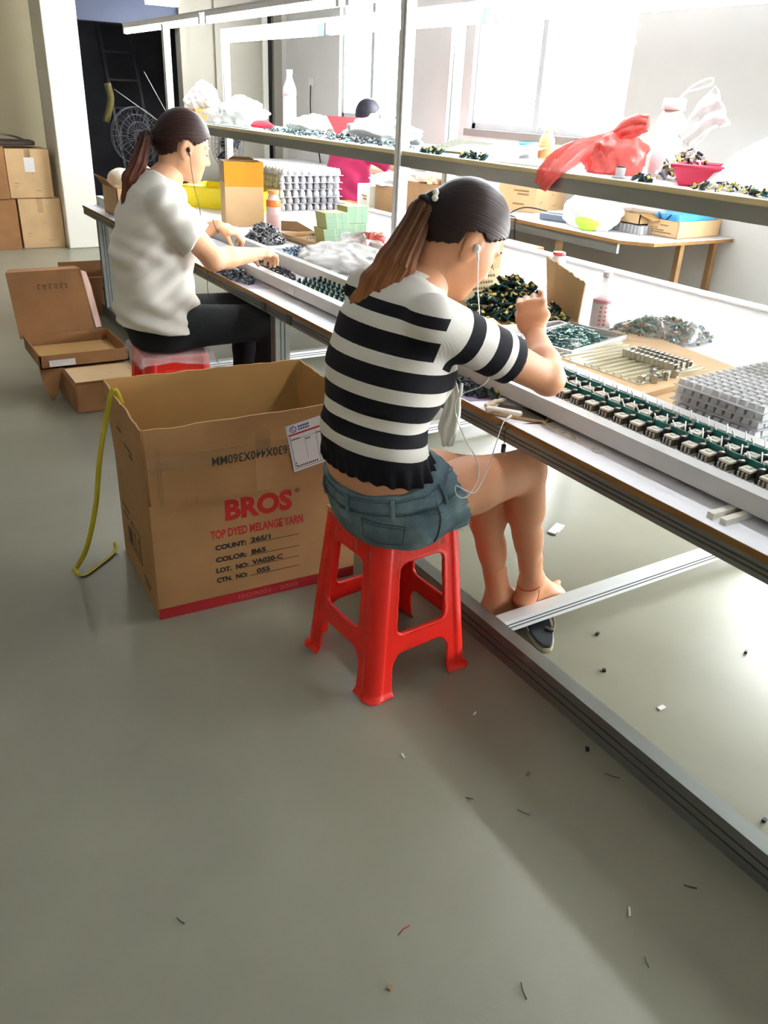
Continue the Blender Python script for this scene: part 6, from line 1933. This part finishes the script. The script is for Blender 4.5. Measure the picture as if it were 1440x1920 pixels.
me = person_mesh('person', skin2, B, (.76, 2.9, .05), (1.55, 3.62, 1.2), .006,
                 [(HF2, C2 - .155, C2 + .155, .003), (HR2, cR2 - rR2, cR2 + rR2, .0027), (HL2, cL2 - rL2, cL2 + rL2, .0027), (F2, (1.28, 3.06, 0), (1.6, 3.46, .2), .005)], lip_tint(HP2, M2, S2))
wom = put('person', me)
tag(wom, 'seated person in white t-shirt and black trousers sorting dark parts on the bench', 'person')
m_tee = mat('white_tee', '#ded9cf', rough=.85, bump=.12, bscale=26, spec=.2)
TS = Field()
secs = [(c, (r[0] + .014 + (.012 if i < 3 else 0), r[1] + .014 + (.022 if i < 3 else 0))) for i, (c, r) in enumerate(T2[:-1])] + [((1.008, 3.25, 1.055), (.064, .058))]
TS.loft(secs, k=.03, tag='torso', cut=[((.95, 3.25, .525), (-.12, 0, -1)), ((1.02, 3.25, 1.062), (.55, 0, 1))])
TS.ball((1.045, 3.19, .885), (.055, .055, .06), None, .05, tag='torso').ball((1.045, 3.31, .885), (.055, .055, .06), None, .05, tag='torso')
for a, e in ((SR, ER), (SL, EL)):
    a, e = np.array(a), np.array(e); d = (e - a) / np.linalg.norm(e - a)
    TS.rc(a - d * .01, a + (e - a) * .85, .066, .074, .025, tag='sleeve', cut=[(a + (e - a) * .62, d + np.array((.25, 0, 0)))])
def tee_wob(V):
    x, y, z = V.T
    a = np.arctan2(y - 3.25, x - .95)
    o = np.stack([np.cos(a), np.sin(a), 0 * a], 1)
    f = .006 * np.sin(x * 38 + z * 45 + 2 * np.sin(z * 22)) * np.clip((.95 - z) / .2, 0, 1) + .004 * np.sin((x * .8 - z) * 75 + y * 20) + .008 * np.sin(z * 55 + a * 2) * np.clip(1 - np.abs(z - .58) / .07, 0, 1)
    return o * f[:, None]
put('white_tee', cloth_mesh('white_tee', TS, (.74, 2.94, .48), (1.26, 3.6, 1.1), .004, m_tee, None, tee_wob), wom)
m_blackc = mat('black_trousers', '#121316', rough=.85, bump=.1, bscale=60)
TR = Field()
TR.loft([((.95, 3.25, .50), (.172, .12)), (T2[0][0], (.183, .133))], k=.02, cut=[((.95, 3.25, .575), (0, 0, 1))])
for (a, kn, an) in legs2:
    TR.rc(a, kn, .089, .070, .03).rc(kn, kn + (an - kn) * .4, .067, .062, .02).rc(kn + (an - kn) * .4, an, .062, .05, .02, cut=[(an + np.array((0, 0, .04)), (0, 0, -1))])
def tr_wob(V):
    o = np.zeros_like(V); o[:, 2] = np.where((V[:, 2] < .449) & (V[:, 0] < 1.14), .449 - V[:, 2], 0)
    return o
put('black_trousers', cloth_mesh('black_trousers', TR, (.76, 2.98, .06), (1.52, 3.52, .64), .005, m_blackc, None, tr_wob), wom)
hair2 = hair_mat('auburn_hair', '#170d0c', '#4d261c', ('#3a1d17', '#8a4a30'))
HC2 = hair_cap(HP2, M2, S2, None, None)
HC2.rc(HP2(-.075, 0, .0), HP2(-.112, 0, -.002), .045, .02, .03)
put('hair', hair_mesh('hair', HC2, C2 - .165, C2 + .165, .003, hair2, HP2, M2, S2, lambda x, y, z: np.maximum((.72 * (x + .075) - (z + .055)) / 1.23, np.where(np.abs(y) > .058, .034 - np.hypot((x + .002), (z + .008)), -1)), (-.115, 0, -.01)), wom)
tie2 = HP2(-.118, 0, -.004)
secs = [(tie2, (.016, .016)), (tie2 + np.array((-.022, .0, -.008)), (.024, .022)), ((.925, 3.25, 1.125), (.030, .026)), ((.892, 3.25, 1.07), (.034, .028)), ((.878, 3.25, 1.0), (.030, .024)), ((.862, 3.252, .945), (.018, .014))]
put('ponytail', tail_mesh('ponytail', secs, (.1, 1, 0), hair2, .0033), wom)
torus('hair_tie', tie2 + np.array((-.004, 0, 0)), (-1, 0, -.2), .018, .007, m_black, wom)
face_lines(HP2, S2, wom, m_black)
torus('bracelet', np.array(WR) * .0 + np.array(WL) + np.array((-.012, 0, 0)), np.array(WL) - np.array(EL), .027, .002, m_brass, wom)
ear2 = HP2(.004, -.083, -.006); e = Vector(ear2)
t = thing('earphones', 'black wired earphone hanging from the ear of the person in white', 'earphones', tuple(ear2))
MB().lathe([(.002, -.008), (.0065, -.005), (.0075, 0), (.0065, .005), (.003, .009)], (0, 0, 0), 14, 0, Matrix.Translation(e)).tube([e, e + Vector((.003, -.003, -.022))], .0028, 8).build('earbud', m_black, t)
MB().tube(catmull([e + Vector((.003, -.003, -.02)), e + Vector((.008, -.004, -.09)), e + Vector((.016, -.006, -.15)), (1.115, 3.15, .96), (1.11, 3.13, .88), (1.12, 3.12, .78), (1.12, 3.12, .66), (1.16, 3.1, .62), (1.24, 3.08, .60), (1.29, 3.0, .58)], 8), .0012, 6).build('cord', m_black, t)

# ---------------- the man beyond the bench
skin3 = skin_mat('skin_man', '#d9a98c', '#b87268')
MX, MY = 3.46, 6.2
C3 = np.array((MX + .12, MY - .06, 1.245)); M3 = Rm(math.radians(10), math.radians(18)); S3 = 1.05
T3 = [((MX, MY, .55), (.18, .14)), ((MX - .02, MY, .66), (.175, .135)), ((MX - .01, MY, .82), (.19, .14)), ((MX + .01, MY, .96), (.205, .13)), ((MX + .035, MY, 1.04), (.17, .10)), ((MX + .06, MY - .02, 1.09), (.09, .07)), ((MX + .075, MY - .03, 1.12), (.062, .06))]
SR3, ER3, WR3 = (MX + .03, MY - .20, 1.03), (MX + .24, MY - .36, .90), (MX + .44, MY - .2, .86)
SL3, EL3, WL3 = (MX + .03, MY + .20, 1.03), (MX + .2, MY + .33, .86), (MX + .42, MY + .18, .84)
B = Field(); B.loft(T3, k=.03)
B.rc((MX + .06, MY - .02, 1.08), (MX + .09, MY - .045, 1.17), .06, .058, .03)
H3 = []
for (a, e, w, sd) in ((SR3, ER3, WR3, 1), (SL3, EL3, WL3, -1)):
    B.rc(a, e, .055, .042, .03).rc(e, w, .042, .029, .02)
    f = Field(); c, r = hand(f, w, (.8, .2 * sd, -.1), (0, 0, 1), sd, (.5, .6, .4), 1.05, prev=np.array(e) * .3 + np.array(w) * .7)
    H3.append((f, c - r, c + r, .004))
legs3 = []
for s_ in (-1, 1):
    a, kn, an = np.array((MX + .03, MY + .1 * s_, .54)), np.array((MX + .45, MY + .14 * s_, .55)), np.array((MX + .42, MY + .14 * s_, .1))
    legs3.append((a, kn, an)); B.rc(a, kn, .085, .062, .03).rc(kn, an, .058, .035, .02)
    f = Field(); foot(f, an, (MX + .64, MY + .15 * s_, .02), 1.1); H3.append((f, an - np.array((.08, .08, .1)), an + np.array((.28, .1, .08)), .006))
HF3, HP3 = head_field(C3, M3, S3, neck=(MX + .075, MY - .03, 1.12), male=True)
me = person_mesh('person', skin3, B, (MX - .2, MY - .45, .02), (MX + .6, MY + .45, 1.22), .008, [(HF3, C3 - .165, C3 + .165, .004)] + H3, lip_tint(HP3, M3, S3))
man = put('person', me)
tag(man, 'person in magenta t-shirt with short dark hair, seated beyond the bench facing the window', 'person')
m_mag = mat('magenta_tee', '#b0325c', rough=.85, bump=.1, bscale=24, spec=.2)
TS3 = Field()
TS3.loft([(c, (r[0] + .016, r[1] + .016)) for c, r in T3[:-1]] + [((MX + .068, MY - .025, 1.105), (.072, .068))], k=.03, cut=[((MX, MY, .53), (0, 0, -1)), ((MX + .07, MY, 1.112), (.5, 0, 1))])
for a, e in ((SR3, ER3), (SL3, EL3)):
    a, e = np.array(a), np.array(e); d = (e - a) / np.linalg.norm(e - a)
    TS3.rc(a, a + (e - a) * .95, .075, .078, .03, cut=[(a + (e - a) * .78, d)])
def tee3(V):
    x, y, z = V.T
    o = np.zeros_like(V); o[:, 0] = .007 * np.sin(z * 40 + y * 25) ; o[:, 1] = .006 * np.sin(z * 33 + x * 40)
    return o
put('magenta_tee', cloth_mesh('magenta_tee', TS3, (MX - .25, MY - .5, .48), (MX + .35, MY + .5, 1.16), .006, m_mag, None, tee3), man)
TR3 = Field()
TR3.loft([((MX, MY, .51), (.175, .13)), ((MX, MY, .62), (.185, .145))], k=.02)
for (a, kn, an) in legs3:
    TR3.rc(a, kn, .095, .074, .03).rc(kn, an, .07, .055, .02, cut=[(an + np.array((0, 0, .03)), (0, 0, -1))])
put('dark_trousers', cloth_mesh('dark_trousers', TR3, (MX - .25, MY - .32, .06), (MX + .58, MY + .32, .66), .007, mat('navy_trousers', '#23262f', rough=.85), None, lambda V: np.stack([0 * V[:, 0], 0 * V[:, 0], np.where((V[:, 2] < .437) & (V[:, 0] < MX + .16), .437 - V[:, 2], 0)], 1)), man)
hair3 = hair_mat('short_black_hair', '#1c1b22', '#1c1b22', ('#2e2d38', '#2e2d38'))
HC3 = Field(); HC3.p.append(dict(t='ball', c=HP3(-.006, 0, .028), r=np.array((.104, .083, .102)) * S3, M=M3, k=.004, op='u', tag='cap', s=(0, 0), cut=None))
put('hair', hair_mesh('hair', HC3, C3 - .17, C3 + .17, .004, hair3, HP3, M3, S3, lambda x, y, z: np.maximum((.95 * (x + .07) - (z + .03)) / 1.38, np.where(np.abs(y) > .058, .034 - np.hypot((x + .002), (z + .008)), -1)), (-.11, 0, .0)), man)
face_lines(HP3, S3, man, m_black)
